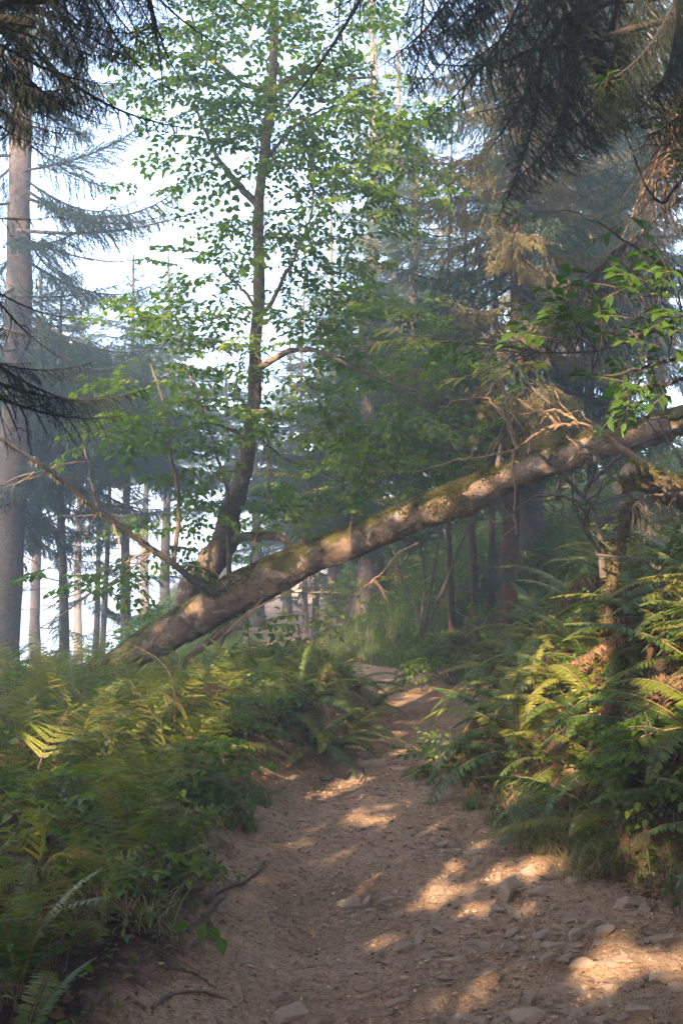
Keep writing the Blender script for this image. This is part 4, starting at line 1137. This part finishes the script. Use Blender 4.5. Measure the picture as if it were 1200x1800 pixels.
for x, y in scatter(left_pt(2.6, 4.0, .42, lambda y: .95), 7, .22):
    fern('bracken_fern', x, y, rng.uniform(.3, .48), rng.integers(4, 7), BRD, SW, .35, 'in the shaded lower left', 'withered bracken', smin=.7)
for x, y in ((-1.15, 3.6), (-.98, 3.05), (-1.5, 5.4), (-2.2, 6.4), (-1.05, 6.3)):
    fern('sword_fern', x, y, .55, 8, SW, SWD, .1, 'on the left bank', 'sword fern')
# clump on the eroded bank
for x, y in ((-.25, 8.35), (-.1, 8.75), (-.55, 8.6), (-.75, 8.9), (.0, 9.2), (-.35, 9.2), (.12, 9.7), (-.7, 9.6), (-.25, 9.9), (-1.0, 9.5), (.05, 10.3), (-.45, 10.6), (-.9, 10.4), (.3, 10.8)):
    fern('sword_fern', x, y, rng.uniform(.58, .82), 12, SW, SWD, .12, 'on the eroded bank', 'sword fern', tilt=(.4, -.4))
# behind, around the far left edge
for x, y in scatter(left_pt(11.5, 13.4, .4, vis), 12, .4):
    fern('sword_fern', x, y, rng.uniform(.5, .8), 8, SW, SWD, .15, 'along the edge behind the log', 'sword fern')
# right bank: sword ferns
def right_pt(y0, y1, off0, off1):
    def f():
        y = rng.uniform(y0, y1)
        return pc(y) + pw(y) + rng.uniform(off0, off1), y
    return f
visr = lambda x, y: x < .40 * y
for x, y in scatter(right_pt(5.6, 8.4, .28, 2.0), 50, .22):
    fern('sword_fern', x, y, rng.uniform(.55, .9), rng.integers(11, 15), SW, SWD, .42, 'on the sunny right bank', 'sword fern', tilt=(-.7, -.5), smin=.75)
for x, y in scatter(right_pt(8.4, 11.8, .5, 2.3), 36, .31):
    fern('sword_fern', x, y, rng.uniform(.6, .95), rng.integers(9, 12), SW, SWD, .15, 'under the log on the right', 'sword fern', tilt=(-.6, -.4), smin=.75)
for x, y in scatter(right_pt(3.9, 5.6, .42, 1.2), 13, .25):
    fern('sword_fern', x, y, rng.uniform(.5, .72), rng.integers(8, 11), SW, SWD, .25, 'in the lower right corner', 'sword fern', tilt=(-.7, -.3), smin=.7)
for x, y in ((2.35, 6.0), (2.25, 6.4), (2.5, 6.7), (2.1, 5.6), (2.4, 5.2), (2.75, 7.2), (2.2, 7.0)):
    fern('sword_fern', x, y, rng.uniform(.8, 1.0), 12, SW, SWD, .5, 'below the sawn log', 'sword fern', tilt=(-.7, -.5), smin=.75)
for x, y in scatter(right_pt(11.8, 14.5, .3, 2.6), 16, .4):
    fern('sword_fern', x, y, rng.uniform(.6, .9), 9, SW, SWD, .1, 'at the feet of the dark poles', 'sword fern', tilt=(-.4, -.3))
for x, y in scatter(right_pt(9, 14, 2.2, 4.5), 14, .5):
    fern('sword_fern', x, y, rng.uniform(.7, 1.0), 8, SW, SWD, .08, 'uphill behind the bare shrubs', 'sword fern', tilt=(-.4, -.3))
for x, y in scatter(left_pt(13.5, 17, .2, lambda y: 1.4), 8, .4):
    fern('bracken_fern', x, y, rng.uniform(.45, .65), 6, BR, BRD, .3, 'beside the far bend of the path', 'bracken')

# ------------------------------------------------------------------ grass
def blades(mb, base, hgt, lean, mat_, wid=.006, seg=4):
    """arching grass blades, base (N,3)"""
    N = len(base)
    az = rng.uniform(0, 2 * np.pi, N); d = np.stack([np.cos(az), np.sin(az), np.zeros(N)], -1); s = np.stack([-np.sin(az), np.cos(az), np.zeros(N)], -1)
    le = rng.uniform(.3, 1.3, N) * lean
    V = []
    for k in range(seg + 1):
        t = k / seg
        c = base + d * (hgt * le * t ** 1.8)[:, None]; c[:, 2] += hgt * (t - .35 * np.minimum(le, 1.2) * t ** 2.4)
        w_ = wid * (1 - t) ** .7 + .0004
        V += [c + s * w_ * .5, c - s * w_ * .5]
    v = np.stack(V, 1)
    f0 = np.array([[2 * k, 2 * k + 1, 2 * k + 3, 2 * k + 2] for k in range(seg)])
    f = (np.arange(N)[:, None, None] * (2 * seg + 2) + f0[None]).reshape(-1, 4)
    mb.add(v.reshape(-1, 3), f, mat_, np.repeat(np.clip(rng.normal(.5, .25, N), 0, 1), 2 * seg + 2))

def tuft(x, y, r, hgt, n, label, straw=.15, wid=.006):
    z = float(H(x, y)) - .01
    o = thing('grass_tuft', (x, y, z), label, 'grass tuft', 'grass tufts along the path edges')
    for nm, m, k in (('blades', 'grass', int(n * (1 - straw))), ('dry_blades', 'straw', int(n * straw))):
        a = rng.uniform(0, 6.28, k); q = r * np.sqrt(rng.random(k))
        xx = x + q * np.cos(a); yy = y + q * np.sin(a)
        b = np.stack([xx - x, yy - y, H(xx, yy) - z - .01], -1)
        mb = MB(); blades(mb, b, hgt * rng.uniform(.45, 1.2, k), 1.25, 0, wid)
        tag(mb.build(nm, M[m], o), kind='stuff')
tuft(-.66, 6.0, .16, .26, 260, 'large dark green grass tuft at the left edge of the path')
tuft(-.82, 6.35, .14, .24, 160, 'smaller grass tuft behind the large dark one on the left edge')
tuft(-.55, 6.75, .10, .2, 110, 'low grass tuft below the bare earth patch on the left')
tuft(-.92, 4.6, .15, .26, 120, 'thin shaded grass tuft among withered bracken at lower left', .4)
tuft(-.78, 4.15, .12, .22, 90, 'sparse straw-streaked grass tuft beside the roots', .5)
tuft(.86, 6.65, .07, .16, 130, 'small bright yellow-green grass tuft at the right path edge')
tuft(1.02, 6.3, .13, .22, 160, 'green grass tuft right of the small bright tuft', .2)
tuft(1.18, 5.75, .18, .32, 320, 'wide straw-green grass tuft spilling over the right path edge', .35)
tuft(1.35, 5.35, .15, .3, 240, 'tall grass tuft in front of the lower right ferns', .3)
tuft(1.22, 5.25, .12, .2, 160, 'dry pale grass tuft lying onto the path at right', .8)
tuft(.98, 7.3, .12, .22, 150, 'short grass tuft under the arching right ferns')
tuft(.80, 9.0, .08, .15, 90, 'little grass tuft growing in the middle of the upper path')
tuft(.98, 8.3, .12, .24, 140, 'green grass tuft at the foot of the right bank')
mb = MB()
def grass_field(n, f, hgt, lean=.7, wid=.006):
    pts = np.array([f() for _ in range(n)])
    pts = pts[fbm(pts[:, 0] * 1.4 + 9, pts[:, 1] * 1.4, 3) > .40]
    b = np.stack([pts[:, 0], pts[:, 1], H(pts[:, 0], pts[:, 1]) - .01], -1)
    blades(mb, b, hgt * rng.uniform(.4, 1.2, len(b)), lean, 0, wid, 3)
grass_field(15000, right_pt(13, 19, .0, 2.2), .45, wid=.009)
grass_field(7000, left_pt(12, 19, .1, lambda y: 2.0), .35, wid=.009)
grass_field(2500, left_pt(3, 9, .15, lambda y: 2.2), .25)
grass_field(2500, right_pt(4, 10, .05, 1.2), .22)
tag(mb.build('grass', [M['grass']]), kind='stuff')
# low leafy cover, litter
mb = MB()
def cover(n, f, size, mat_, lift, upj=.5):
    pts = np.array([f() for _ in range(n)])
    z = H(pts[:, 0], pts[:, 1]) + rng.random(len(pts)) * lift
    b = np.stack([pts[:, 0], pts[:, 1], z], -1)
    d = rng.normal(size=b.shape); d[:, 2] *= .3
    L = size * rng.uniform(.5, 1.2, len(b))
    leaves(mb, b, d, nrm(np.array([0, 0, 1]) + rng.normal(0, upj, b.shape)), L, L * .55, mat_, np.clip(rng.normal(.5, .3, len(b)), 0, 1))
cover(3000, left_pt(3, 9, .12, lambda y: 3.0), .05, 0, .18)
cover(3500, left_pt(9, 14, .1, lambda y: 4.0), .06, 0, .25)
cover(4500, right_pt(4, 9, .05, 2.0), .05, 0, .22)
cover(7000, right_pt(9, 18, .05, 4.0), .06, 0, .4)
cover(9000, right_pt(15, 40, .1, 9.0), .16, 0, .9)
cover(5000, left_pt(17, 36, .1, lambda y: 2.5), .13, 0, .7)
cover(4000, left_pt(2.4, 9, .08, lambda y: 2.2), .05, 1, .03)
cover(4500, right_pt(3.5, 9, .0, 1.8), .05, 1, .04)
tag(mb.build('undergrowth', [M['leaf'], M['leaf_dead']]), kind='stuff')

# low bushes
def bush(label, base, h, rad, n, protos, seed, wood='twig', yellow=0., name='leafy_bush', grp='low bushes'):
    g = np.random.default_rng(seed)
    o = thing(name, base, label, 'bush', grp)
    for k in range(n):
        a = g.uniform(0, 6.28); q = rad * math.sqrt(g.random()); zz = h * (.25 + .75 * g.random()) * (1 - .5 * (q / rad) ** 2)
        p = np.array([q * math.cos(a), q * math.sin(a), zz])
        d = nrm(np.array([math.cos(a), math.sin(a), g.uniform(-.2, .5)]) + g.normal(0, .3, 3))
        mb = MB(); tube(mb, wob(np.array([p[0] * .2, p[1] * .2, 0.]), p, 5, .015, 0), np.linspace(.006, .003, 5), 4, 0, cap=False); mb.build('stem', M[wood], o)
        pr = SPR_Y if g.random() < yellow else protos
        link('leafy_twig', pr[g.integers(len(pr))], o, aim(p, d, (g.normal(0, .3), g.normal(0, .3), 1), g.uniform(.7, 1.05)))
def gb(x, y): return np.array([x, y, float(H(x, y)) - .02])
bush('dark glossy leafy bush at the right edge of the photo above the path', gb(1.78, 5.35), .55, .32, 26, SPR_S, 1)
bush('small broad-leaved bush under the arching right ferns', gb(.98, 7.75), .35, .2, 14, SPR_S, 2)
bush('leafy bush on the bank below the dark poles', gb(1.55, 13.2), .8, .6, 34, SPR, 3)
bush('bushy green shrub on the grassy slope beside the far path', gb(.35, 17.3), .9, .6, 30, SPR_S, 4)
bush('brownish leafy bush where the grassy slope meets the dark wood', gb(1.75, 15.2), 1.0, .7, 34, SPR_S, 5, yellow=.2)
bush('green bush on the near side of the eroded bank', gb(-.95, 8.2), .45, .3, 18, SPR_S, 6)
bush('leafy green bush between bracken and eroded bank', gb(-1.05, 7.4), .45, .3, 18, SPR_S, 7)
bush('pale leafy bush among the bracken beside the log foot', gb(-.9, 11.3), .55, .4, 18, SPR_S, 8, yellow=.3)
bush('low dark bush in the middle of the left bracken', gb(-1.2, 6.0), .4, .25, 12, SPR, 9)
bush('broad-leaved bush showing between fronds in the middle of the left bank', gb(-1.6, 6.6), 0.45, .3, 16, SPR_S, 40, yellow=.15)
bush('broad-leaved bush further back among the left bank bracken', gb(-2.2, 7.6), 0.45, .3, 16, SPR_S, 41, yellow=.15)
bush('small leafy bush low among the left bracken toward the lower corner', gb(-1.3, 5.3), 0.4, .3, 16, SPR_S, 42, yellow=.15)
bush('small leafy bush in the shaded lower left among withered bracken', gb(-1.05, 4.7), 0.35, .3, 16, SPR_S, 43, yellow=.15)
bush('leafy bush at far left in front of the thick spruce trunk', gb(-2.7, 8.4), 0.4, .3, 16, SPR_S, 44, yellow=.15)
# the round-leaved seedling by the roots
q0 = gb(-.62, 4.05)
o = thing('seedling', q0, 'round-leaved seedling leaning over the roots at lower left', 'plant')
mb = MB(); tube(mb, spline([np.zeros(3), np.array([-.02, -.02, .12]), np.array([.06, -.05, .17]), np.array([.14, -.08, .13])], 12), np.linspace(.003, .0015, 12), 5, 0); mb.build('stem', M['twig'], o)
for p, d in (((.06, -.05, .17), (.3, -.6, -.4)), ((.10, -.06, .16), (.6, -.3, -.6)), ((.14, -.08, .13), (.4, -.4, -.9)), ((.02, -.03, .15), (-.7, -.3, .1)), ((.0, -.02, .13), (-.3, .6, .2))):
    link('leaf', LEAF1, o, aim(np.array(p), np.array(d, float), (0, -.8, 1), .8))

# ------------------------------------------------------------------ stones, roots, litter on the path
import bmesh
def rock_mesh(seed, flat=.5, n=22):
    g = np.random.default_rng(seed)
    bm = bmesh.new()
    for k in range(n):
        v = g.uniform(-1, 1, 3); v = v / (np.abs(v) ** 3).sum() ** (1 / 3) * g.uniform(.8, 1.0)
        bm.verts.new((v[0], v[1] * g.uniform(.55, .7), v[2] * flat + .25 * v[0] * flat))
    r = bmesh.ops.convex_hull(bm, input=bm.verts)
    bmesh.ops.delete(bm, geom=[e for e in r['geom_interior'] if isinstance(e, bmesh.types.BMVert)], context='VERTS')
    bmesh.ops.bevel(bm, geom=bm.edges[:], offset=.022, segments=1, affect='EDGES', profile=.5)
    me = bpy.data.meshes.new('stone'); bm.to_mesh(me); bm.free(); me.materials.append(M['stone'])
    return me
ROCK = [rock_mesh(s, f, k) for s, f, k in zip(range(14), (.5, .4, .6, .45, .7, .35, .5, .55, .4, .65, .5, .45, .4, .35), (12, 14, 10, 16, 12, 11, 15, 13, 10, 12, 14, 16, 11, 12))]
def stone(x, y, s, tiltx=0, tilty=0, yaw=None, sink=.35, flat=1.0, k=None):
    z = float(H(x, y, True))
    m = Matrix.Translation((x, y, z + s * .30 * flat - s * sink)) @ Euler((tiltx, tilty, rng.normal(.4, .5) if yaw is None else yaw)).to_matrix().to_4x4() @ Matrix.Diagonal((s * rng.uniform(1, 1.4), s, s * flat, 1))
    return link('stone', ROCK[rng.integers(14) if k is None else k], path, m)
def onpath(px, py):
    d = 5.0
    for _ in range(30):
        p = P(px, py, d); h = float(H(p[0], p[1])); d = d * (CAMZ - h) / max(.05, (CAMZ - p[2]))
    return P(px, py, d)
for px, py, wpx in ((610, 1590, 50), (680, 1583, 30), (700, 1575, 25), (735, 1568, 30), (770, 1570, 25), (740, 1462, 40), (715, 1472, 25), (690, 1418, 25), (655, 1348, 62), (625, 1370, 30), (890, 1570, 55), (785, 1612, 30), (760, 1620, 18), (706, 1668, 42), (735, 1655, 36), (750, 1680, 36), (850, 1668, 45), (890, 1675, 40), (975, 1660, 45), (950, 1645, 30), (1060, 1640, 45), (1070, 1625, 30), (505, 1785, 75), (430, 1690, 35), (800, 1690, 50), (830, 1500, 40), (825, 1520, 30), (790, 1500, 25), (870, 1600, 35), (910, 1610, 30), (820, 1790, 45), (1020, 1700, 50), (1090, 1690, 45), (960, 1690, 40), (1180, 1740, 50), (1010, 1790, 45), (930, 1760, 45), (700, 1760, 40), (640, 1740, 30), (1120, 1780, 50), (425, 1640, 20), (1160, 1655, 40), (1110, 1610, 25), (640, 1620, 25), (590, 1560, 18), (900, 1640, 30), (1000, 1620, 26), (1010, 1650, 36), (920, 1690, 30), (860, 1720, 36), (780, 1720, 30), (990, 1740, 40), (1070, 1740, 36), (730, 1610, 24), (820, 1640, 30), (940, 1590, 26), (700, 1610, 22), (660, 1690, 28), (600, 1700, 24), (880, 1790, 36), (1060, 1790, 40), (760, 1790, 30)):
    p = onpath(px, py); s = wpx / 1750 * p[1] * .62
    stone(p[0], p[1], s * .9, rng.uniform(-.3, .3), rng.uniform(-.3, .1), sink=.33, flat=rng.uniform(.8, 1.2))
    for q in range(2):
        a = rng.uniform(0, 6.28); stone(p[0] + math.cos(a) * s * 1.2, p[1] + math.sin(a) * s * 1.2, s * rng.uniform(.25, .6), rng.uniform(-.4, .4), rng.uniform(-.5, .2), sink=.3)
cnt = 0
while cnt < 190:
    y = 3.0 + 7 * rng.random() ** 1.5; u = rng.uniform(-1, 1)
    x = pc(y) + pw(y) * u
    if rng.random() > (.15 + .85 * float(smooth((u + .35) / .9))) and y < 7: continue
    stone(x, y, .02 + .07 * rng.random() ** 3, rng.uniform(-.4, .4), rng.uniform(-.4, .4), sink=.36); cnt += 1
# pebbles: too small and too many to pick out
ico_v = nrm(rng.normal(size=(8, 3)))
mb = MB()
bmx = bmesh.new(); bmesh.ops.create_icosphere(bmx, subdivisions=1, radius=1); iv = np.array([v.co[:] for v in bmx.verts]); bmx.verts.index_update(); ifc = np.array([[v.index for v in f.verts] for f in bmx.faces]); bmx.free()
N = 13000
y = 2.6 + 9 * rng.random(N) ** 1.7; x = pc(y) + pw(y) * np.clip(rng.normal(0.05, .55, N), -1.08, 1.08)
s = .0035 + .013 * rng.random(N) ** 5
z = H(x, y, True)
jit = 1 + rng.normal(0, .22, (N, 12, 3))
V = iv[None] * jit * np.array([1, .8, .55]) * s[:, None, None] + np.stack([x, y, z + s * .25], -1)[:, None, :]
mb.add(V.reshape(-1, 3), (np.arange(N)[:, None, None] * 12 + ifc[None]).reshape(-1, 3), 0, np.repeat(np.clip(rng.normal(.45, .25, N), 0, 1), 12))
tag(mb.build('gravel', M['gravel'], smooth_=False), kind='stuff')
mb = MB()
N = 9000
y = 2.6 + 9 * rng.random(N) ** 1.6; x = pc(y) + pw(y) * rng.uniform(-1.15, 1.15, N)
b = np.stack([x, y, H(x, y, True) + .003], -1); a = rng.uniform(0, 6.28, N); d = np.stack([np.cos(a), np.sin(a), rng.uniform(0, .25, N)], -1); sdv = np.stack([-np.sin(a), np.cos(a), np.zeros(N)], -1)
spikes(mb, b, d, sdv, rng.uniform(.015, .06, N), rng.uniform(.0015, .004, N), 0, rng.random(N))
N = 1300
y = 2.6 + 8 * rng.random(N) ** 1.4; x = pc(y) + pw(y) * (np.sign(rng.uniform(-1, 1, N)) * (1.12 - .9 * rng.random(N) ** 1.8))
b = np.stack([x, y, H(x, y, True) + .006], -1)
L = rng.uniform(.012, .035, N)
leaves(mb, b, rng.normal(size=(N, 3)) * [1, 1, .15], nrm(np.array([0, 0, 1]) + rng.normal(0, .3, (N, 3))), L, L * .5, 1, rng.random(N))
N = 420
y = 2.6 + 9 * rng.random(N) ** 1.5; x = pc(y) + pw(y) * np.clip(rng.normal(0, .8, N), -1.5, 1.5)
a = rng.uniform(0, 6.28, N); l = rng.uniform(.03, .14, N); x2 = x + np.cos(a) * l; y2 = y + np.sin(a) * l
thin(mb, np.stack([x, y, H(x, y, True) + .005], -1), np.stack([x2, y2, H(x2, y2, True) + .006], -1), rng.uniform(.0015, .004, N), np.full(N, .001), 2)
tag(mb.build('litter', [M['straw'], M['leaf_dead'], M['twig']]), kind='stuff')
def root(pts, r0, r1):
    q = []
    for a, b in pts: q.append(onpath(a, b) + np.array([0, 0, .004]))
    q = spline(q, 40); q[:, 2] = H(q[:, 0], q[:, 1], True) + .5 * np.linspace(r0, r1, 40)
    q += np.cumsum(rng.normal(0, .0025, q.shape), 0) * [1, 1, .4]
    mb = MB(); tube(mb, q, np.linspace(r0, r1, 40), 8, 0, lump=.3, seed=3, lf=4); mb.build('root', M['root'], ground)
root([(360, 1575), (400, 1562), (440, 1540), (463, 1518)], .016, .007)
root([(330, 1640), (370, 1602), (400, 1570)], .012, .006)
root([(340, 1665), (360, 1640), (365, 1610)], .012, .007)
root([(300, 1700), (340, 1712), (380, 1735)], .010, .004)
root([(270, 1775), (310, 1752), (370, 1748), (430, 1770)], .009, .004)
root([(610, 1330), (630, 1345), (640, 1372), (600, 1390)], .014, .006)
root([(560, 1360), (590, 1372), (620, 1380)], .02, .01)

# ------------------------------------------------------------------ unseen trees added behind the viewpoint to shade the path
SUN_BEAMS = [  # (px, py, depth or None for the ground, radius m)
    (610, 1585, None, .06), (650, 1580, None, .08), (700, 1573, None, .09), (745, 1566, None, .09), (780, 1560, None, .06), (745, 1460, None, .10), (715, 1472, None, .06), (690, 1420, None, .08), (655, 1418, None, .06), (725, 1440, None, .05), (815, 1488, None, .10), (840, 1450, None, .08),
    (900, 1535, None, .12), (960, 1515, None, .12), (870, 1550, None, .06), (645, 1648, None, .06), (570, 1650, None, .05), (560, 1640, None, .04), (1100, 1690, None, .14), (1020, 1700, None, .13), (1160, 1680, None, .13), (940, 1740, None, .08), (870, 1770, None, .07), (760, 1760, None, .06), (480, 1410, None, .06), (520, 1405, None, .06), (690, 1530, None, .04),
    (720, 1213, None, .3), (760, 1211, None, .35), (690, 1222, None, .3), (700, 1235, None, .25), (665, 1250, None, .2), (740, 1225, None, .3), (800, 1213, None, .3), (690, 1300, None, .15), (720, 1320, None, .12), (760, 1340, None, .12), (800, 1350, None, .06), (820, 1400, None, .10), (680, 1440, None, .05),
    (930, 1200, 7.3, .26), (880, 1225, 7.6, .2), (910, 1170, 7.3, .2), (970, 1220, 7, .25), (860, 1260, 7.5, .16), (1020, 1200, 6.8, .2), (1110, 1130, 6.5, .2), (1150, 1080, 6.3, .22), (1050, 1280, 6.4, .18), (1120, 1320, 6, .14), (940, 1350, 6.5, .12), (820, 1200, 8.3, .18), (1000, 1130, 7.2, .16), (990, 1250, 7.0, .22), (1060, 1170, 7, .16), (850, 1180, 8, .18), (830, 1230, 8, .15), (960, 1290, 6.6, .16), (1150, 1010, 6.4, .22), (1180, 1100, 6.2, .2), (1130, 960, 6.5, .18), (1160, 1180, 6, .16), (1040, 1080, 7, .14), (930, 1040, 8.5, .18), (1100, 1240, 6.2, .14), (1010, 1330, 6.2, .14), (890, 1310, 6.8, .12), (1190, 1250, 5.8, .12),
    (1000, 800, 9.3, .18), (960, 815, 9.3, .16), (1060, 780, 9.1, .18), (1110, 765, 8.95, .14), (1160, 750, 8.8, .14), (900, 838, 9.6, .12), (820, 880, 9.8, .14), (780, 885, 9.9, .12), (700, 920, 10.2, .14), (650, 940, 10.4, .12), (600, 955, 10.5, .12), (540, 985, 10.7, .12), (470, 1010, 10.8, .10),
    (345, 1020, 11.3, .20), (375, 985, 11.3, .16), (400, 920, 11.3, .12), (210, 920, 10, .12), (150, 880, 9.8, .12), (265, 985, 10.3, .12), (240, 990, 10.1, .14),
    (1100, 845, 6.5, .12), (1080, 858, 6.4, .10), (1120, 900, 6.2, .16), (1130, 870, 6.3, .12), (1000, 755, 7.2, .2), (920, 770, 7.4, .16), (890, 720, 7.4, .16), (1180, 250, 5.6, .22), (1160, 340, 5.6, .2), (1120, 420, 5.8, .2), (1170, 180, 5.6, .15),
    (130, 1250, 7, .18), (180, 1240, 7.2, .16), (240, 1270, 7, .16), (60, 1300, 6.6, .14), (300, 1240, 8, .14), (220, 1330, 6.4, .10), (90, 1340, 6.2, .12), (270, 1200, 9, .16), (150, 1190, 8.5, .16), (330, 1280, 7.6, .1), (260, 1290, 6.6, .1),
    (870, 560, 12.5, .5), (820, 480, 12, .5), (860, 640, 12, .3), (780, 430, 12, .3), (930, 450, 14.8, .35), (930, 250, 14.8, .3)]
for k in range(26):
    SUN_BEAMS.append((rng.uniform(590, 900), rng.uniform(1390, 1620), None, rng.uniform(.04, .08)))
pa = nrm(np.array([SUN_AZ[1], -SUN_AZ[0], 0]))           # across the light, level
pb_ = np.cross(pa, sun_dir)                                # across the light, upward
lowb = []
for s, L in ((900, 1.6), (901, 2.0), (902, 1.3), (903, 2.3)):
    b = bough_mesh(L, s, M['needle'], M['dark_twig'], dn=.036, nl=.13, nw=.075, droop=.2, hang=.6, dens=.5, sstep=.085, step=.075, mesh=False)
    V = np.vstack(b.v); F3 = np.vstack([f for f in b.f if f.shape[1] == 3])
    lowb.append(V[F3])
wmb = MB(); tmb = MB()
tris = []
g = np.random.default_rng(77)
base0 = -np.array([SUN_AZ[0], SUN_AZ[1], 0]) * 6.5
for k in range(29):
    u = -19 + 26 * ((k + .5) / 24) ** 1.15 if k < 24 else -18 + 9 * (k - 24) / 5 + g.uniform(-.4, .4); v_ = g.uniform(-2.5, 1.5)
    b = base0 + pa * u + np.array([SUN_AZ[0], SUN_AZ[1], 0]) * v_
    b[2] = float(H(b[0], b[1]))
    b[2] = max(b[2], -6.)
    h = g.uniform(18, 21) - b[2]
    tube(wmb, np.stack([np.full(10, b[0]), np.full(10, b[1]), b[2] + np.linspace(-.2, h, 10)], -1), np.linspace(.2, .03, 10), 8, 0)
    for q in range(148):
        z = .6 + (h - .8) * ((q + g.random()) / 148) ** .9
        s = (1.1 - .3 * (z / h)) * g.uniform(.8, 1.25)
        a = g.uniform(0, 6.28); pit = g.uniform(-.35, .25)
        Rm = np.array(Euler((g.uniform(-.4, .4), -pit, a)).to_matrix())
        T = lowb[g.integers(4)]
        tris.append((T.reshape(-1, 3) * s) @ Rm.T + np.array([b[0], b[1], b[2] + z]))
# ... and more unseen trees added on the other sides to dim the sky light
for (bx, by, h, nb, sc_) in ((4.6, 2.6, 17, 150, 1.45), (6.2, 6.2, 17, 130, 1.35), (8.6, 9.6, 18, 130, 1.4), (5.2, -1.2, 17, 150, 1.5), (2.6, -3.4, 17, 170, 1.5), (8.4, 2.0, 18, 120, 1.6), (11.0, 6.0, 18, 110, 1.6), (13.2, 12.5, 18, 110, 1.6), (-0.4, -3.2, 16, 170, 1.5), (-2.6, -1.4, 16, 150, 1.45), (-4.8, 2.4, 15, 110, 1.3), (0.9, -6.5, 18, 120, 1.5), (-1.9, 1.0, 15, 70, 1.2), (2.7, .6, 16, 110, 1.4)):
    b = np.array([bx, by, float(H(bx, by))])
    tube(wmb, np.stack([np.full(10, b[0]), np.full(10, b[1]), b[2] + np.linspace(-.2, h, 10)], -1), np.linspace(.18, .03, 10), 8, 0)
    nb = int(nb * .72)
    for q in range(nb):
        z = 2.6 + (h - 2.8) * (q + g.random()) / nb
        s = sc_ * (1.1 - .45 * (z / h)) * g.uniform(.8, 1.25)
        Rm = np.array(Euler((g.uniform(-.4, .4), -g.uniform(-.3, .3), g.uniform(0, 6.28))).to_matrix())
        tris.append((lowb[g.integers(4)].reshape(-1, 3) * s) @ Rm.T + np.array([b[0], b[1], b[2] + z]))
T = np.vstack(tris).reshape(-1, 3, 3)
_v = T.reshape(-1, 3); _dd = _v[:, 1] * CP + (_v[:, 2] - CAMZ) * SP; _d = np.maximum(_dd, 1e-3)
_x = 600 + 1750 * _v[:, 0] / _d; _y = 900 - 1750 * (-_v[:, 1] * SP + (_v[:, 2] - CAMZ) * CP) / _d
_in = ((_dd > 0) & (_x > -90) & (_x < 1290) & (_y > -130) & (_y < 1900)).reshape(-1, 3).any(1)
_in |= np.linalg.norm(T.mean(1) - np.array([0, 0, CAMZ]), axis=1) < 1.6      # drop added foliage too close to the camera
T = T[~_in]
c = T.mean(1)
cu = c @ pa; cv = c @ pb_
keep = np.ones(len(T), bool)
for (px, py, d, r) in SUN_BEAMS:  # gaps cut in the added foliage so sun lands on chosen spots
    p = onpath(px, py) if d is None else P(px, py, d)
    if d is not None and 8.7 < d < 11.5:
        for q in range(4):
            du = cu - (p @ pa + g.normal(0, .9 * r)); dv = cv - (p @ pb_ + g.normal(0, .5 * r))
            keep &= (du / (r * g.uniform(.25, .6) + .02)) ** 2 + (dv / (r * g.uniform(.15, .4) + .015)) ** 2 > 1
    elif d is None:
        for q in range(8):
            du = cu - (p @ pa + g.normal(0, .75 * r)); dv = cv - (p @ pb_ + g.normal(0, .02 + .16 * r))
            tl = g.normal(.18, .12); du, dv = du + dv * tl, dv - du * tl
            keep &= (du / (r * g.uniform(.26, .66) + .02)) ** 2 + (dv / (r * g.uniform(.07, .20) + .018)) ** 2 > 1
    else:
        du = cu - p @ pa; dv = cv - p @ pb_
        keep &= (du / (r * .85 + .02)) ** 2 + (dv / (r * .75 + .02)) ** 2 > 1
for (cen, ru, rv, thr) in ((P(1010, 1190, 7.0), 1.4, .95, .39), (P(1140, 1020, 6.4), .75, .8, .39), (P(200, 1270, 7.2), 1.5, .65, .46), (P(540, 1250, 9.0), .7, .3, .50), (P(690, 1120, 17.0), 1.6, .6, .42), (P(520, 1130, 22.0), 1.5, .5, .45), (P(850, 560, 12.4), 1.2, 1.6, .53)):  # zones where added foliage is thinned for mottled sun
    uu_ = cu - cen @ pa; vv_ = cv - cen @ pb_
    keep &= ~(((uu_ / ru) ** 2 + (vv_ / rv) ** 2 < 1) & (fbm(cu * 2.6 + 31, cv * 3.4 + 7, 3) > thr))
T = T[keep]
wmb.add(T.reshape(-1, 3), np.arange(len(T) * 3).reshape(-1, 3), 1, np.repeat(g.random(len(T)), 3))
tag(wmb.build('added_shade_woods', [M['conifer_bark'], M['needle']], smooth_=False), kind='stuff')  # unseen shading trees, added for their effect on the light

# ------------------------------------------------------------------ fern labels
ONES = ['', 'first', 'second', 'third', 'fourth', 'fifth', 'sixth', 'seventh', 'eighth', 'ninth', 'tenth', 'eleventh', 'twelfth', 'thirteenth', 'fourteenth', 'fifteenth', 'sixteenth', 'seventeenth', 'eighteenth', 'nineteenth', 'twentieth']
def ordinal(k):
    return ONES[k] if k <= 20 else ('twenty-' + ONES[k - 20] if k < 30 else 'thirty-' + ONES[max(1, k - 30)])
buckets = {}
for o, phrase, kw, size, pd, (x, y) in ferns:
    sz = 'small' if size < .5 else ('large' if size > .72 else 'mid-sized')
    brown = sum(1 for ch in o.children if 'rusty' in ch.data.materials[1].name) / max(1, len(o.children))
    colr = 'brown' if brown > .5 else ('half-brown' if brown > .2 else 'green')
    buckets.setdefault((phrase, kw, sz, colr), []).append((x, y, o))
for (phrase, kw, sz, colr), lst in buckets.items():
    lst.sort(key=lambda a: abs(a[0] - pc(a[1])))
    for i, (x, y, o) in enumerate(lst):
        o['group'] = kw + ' ' + phrase
        pos = '' if len(lst) == 1 else (', nearest path' if i == 0 else (', farthest from path' if i == len(lst) - 1 else ', %s from path' % ordinal(i + 1)))
        o['label'] = f'{sz} {colr} {kw} {phrase}{pos}'
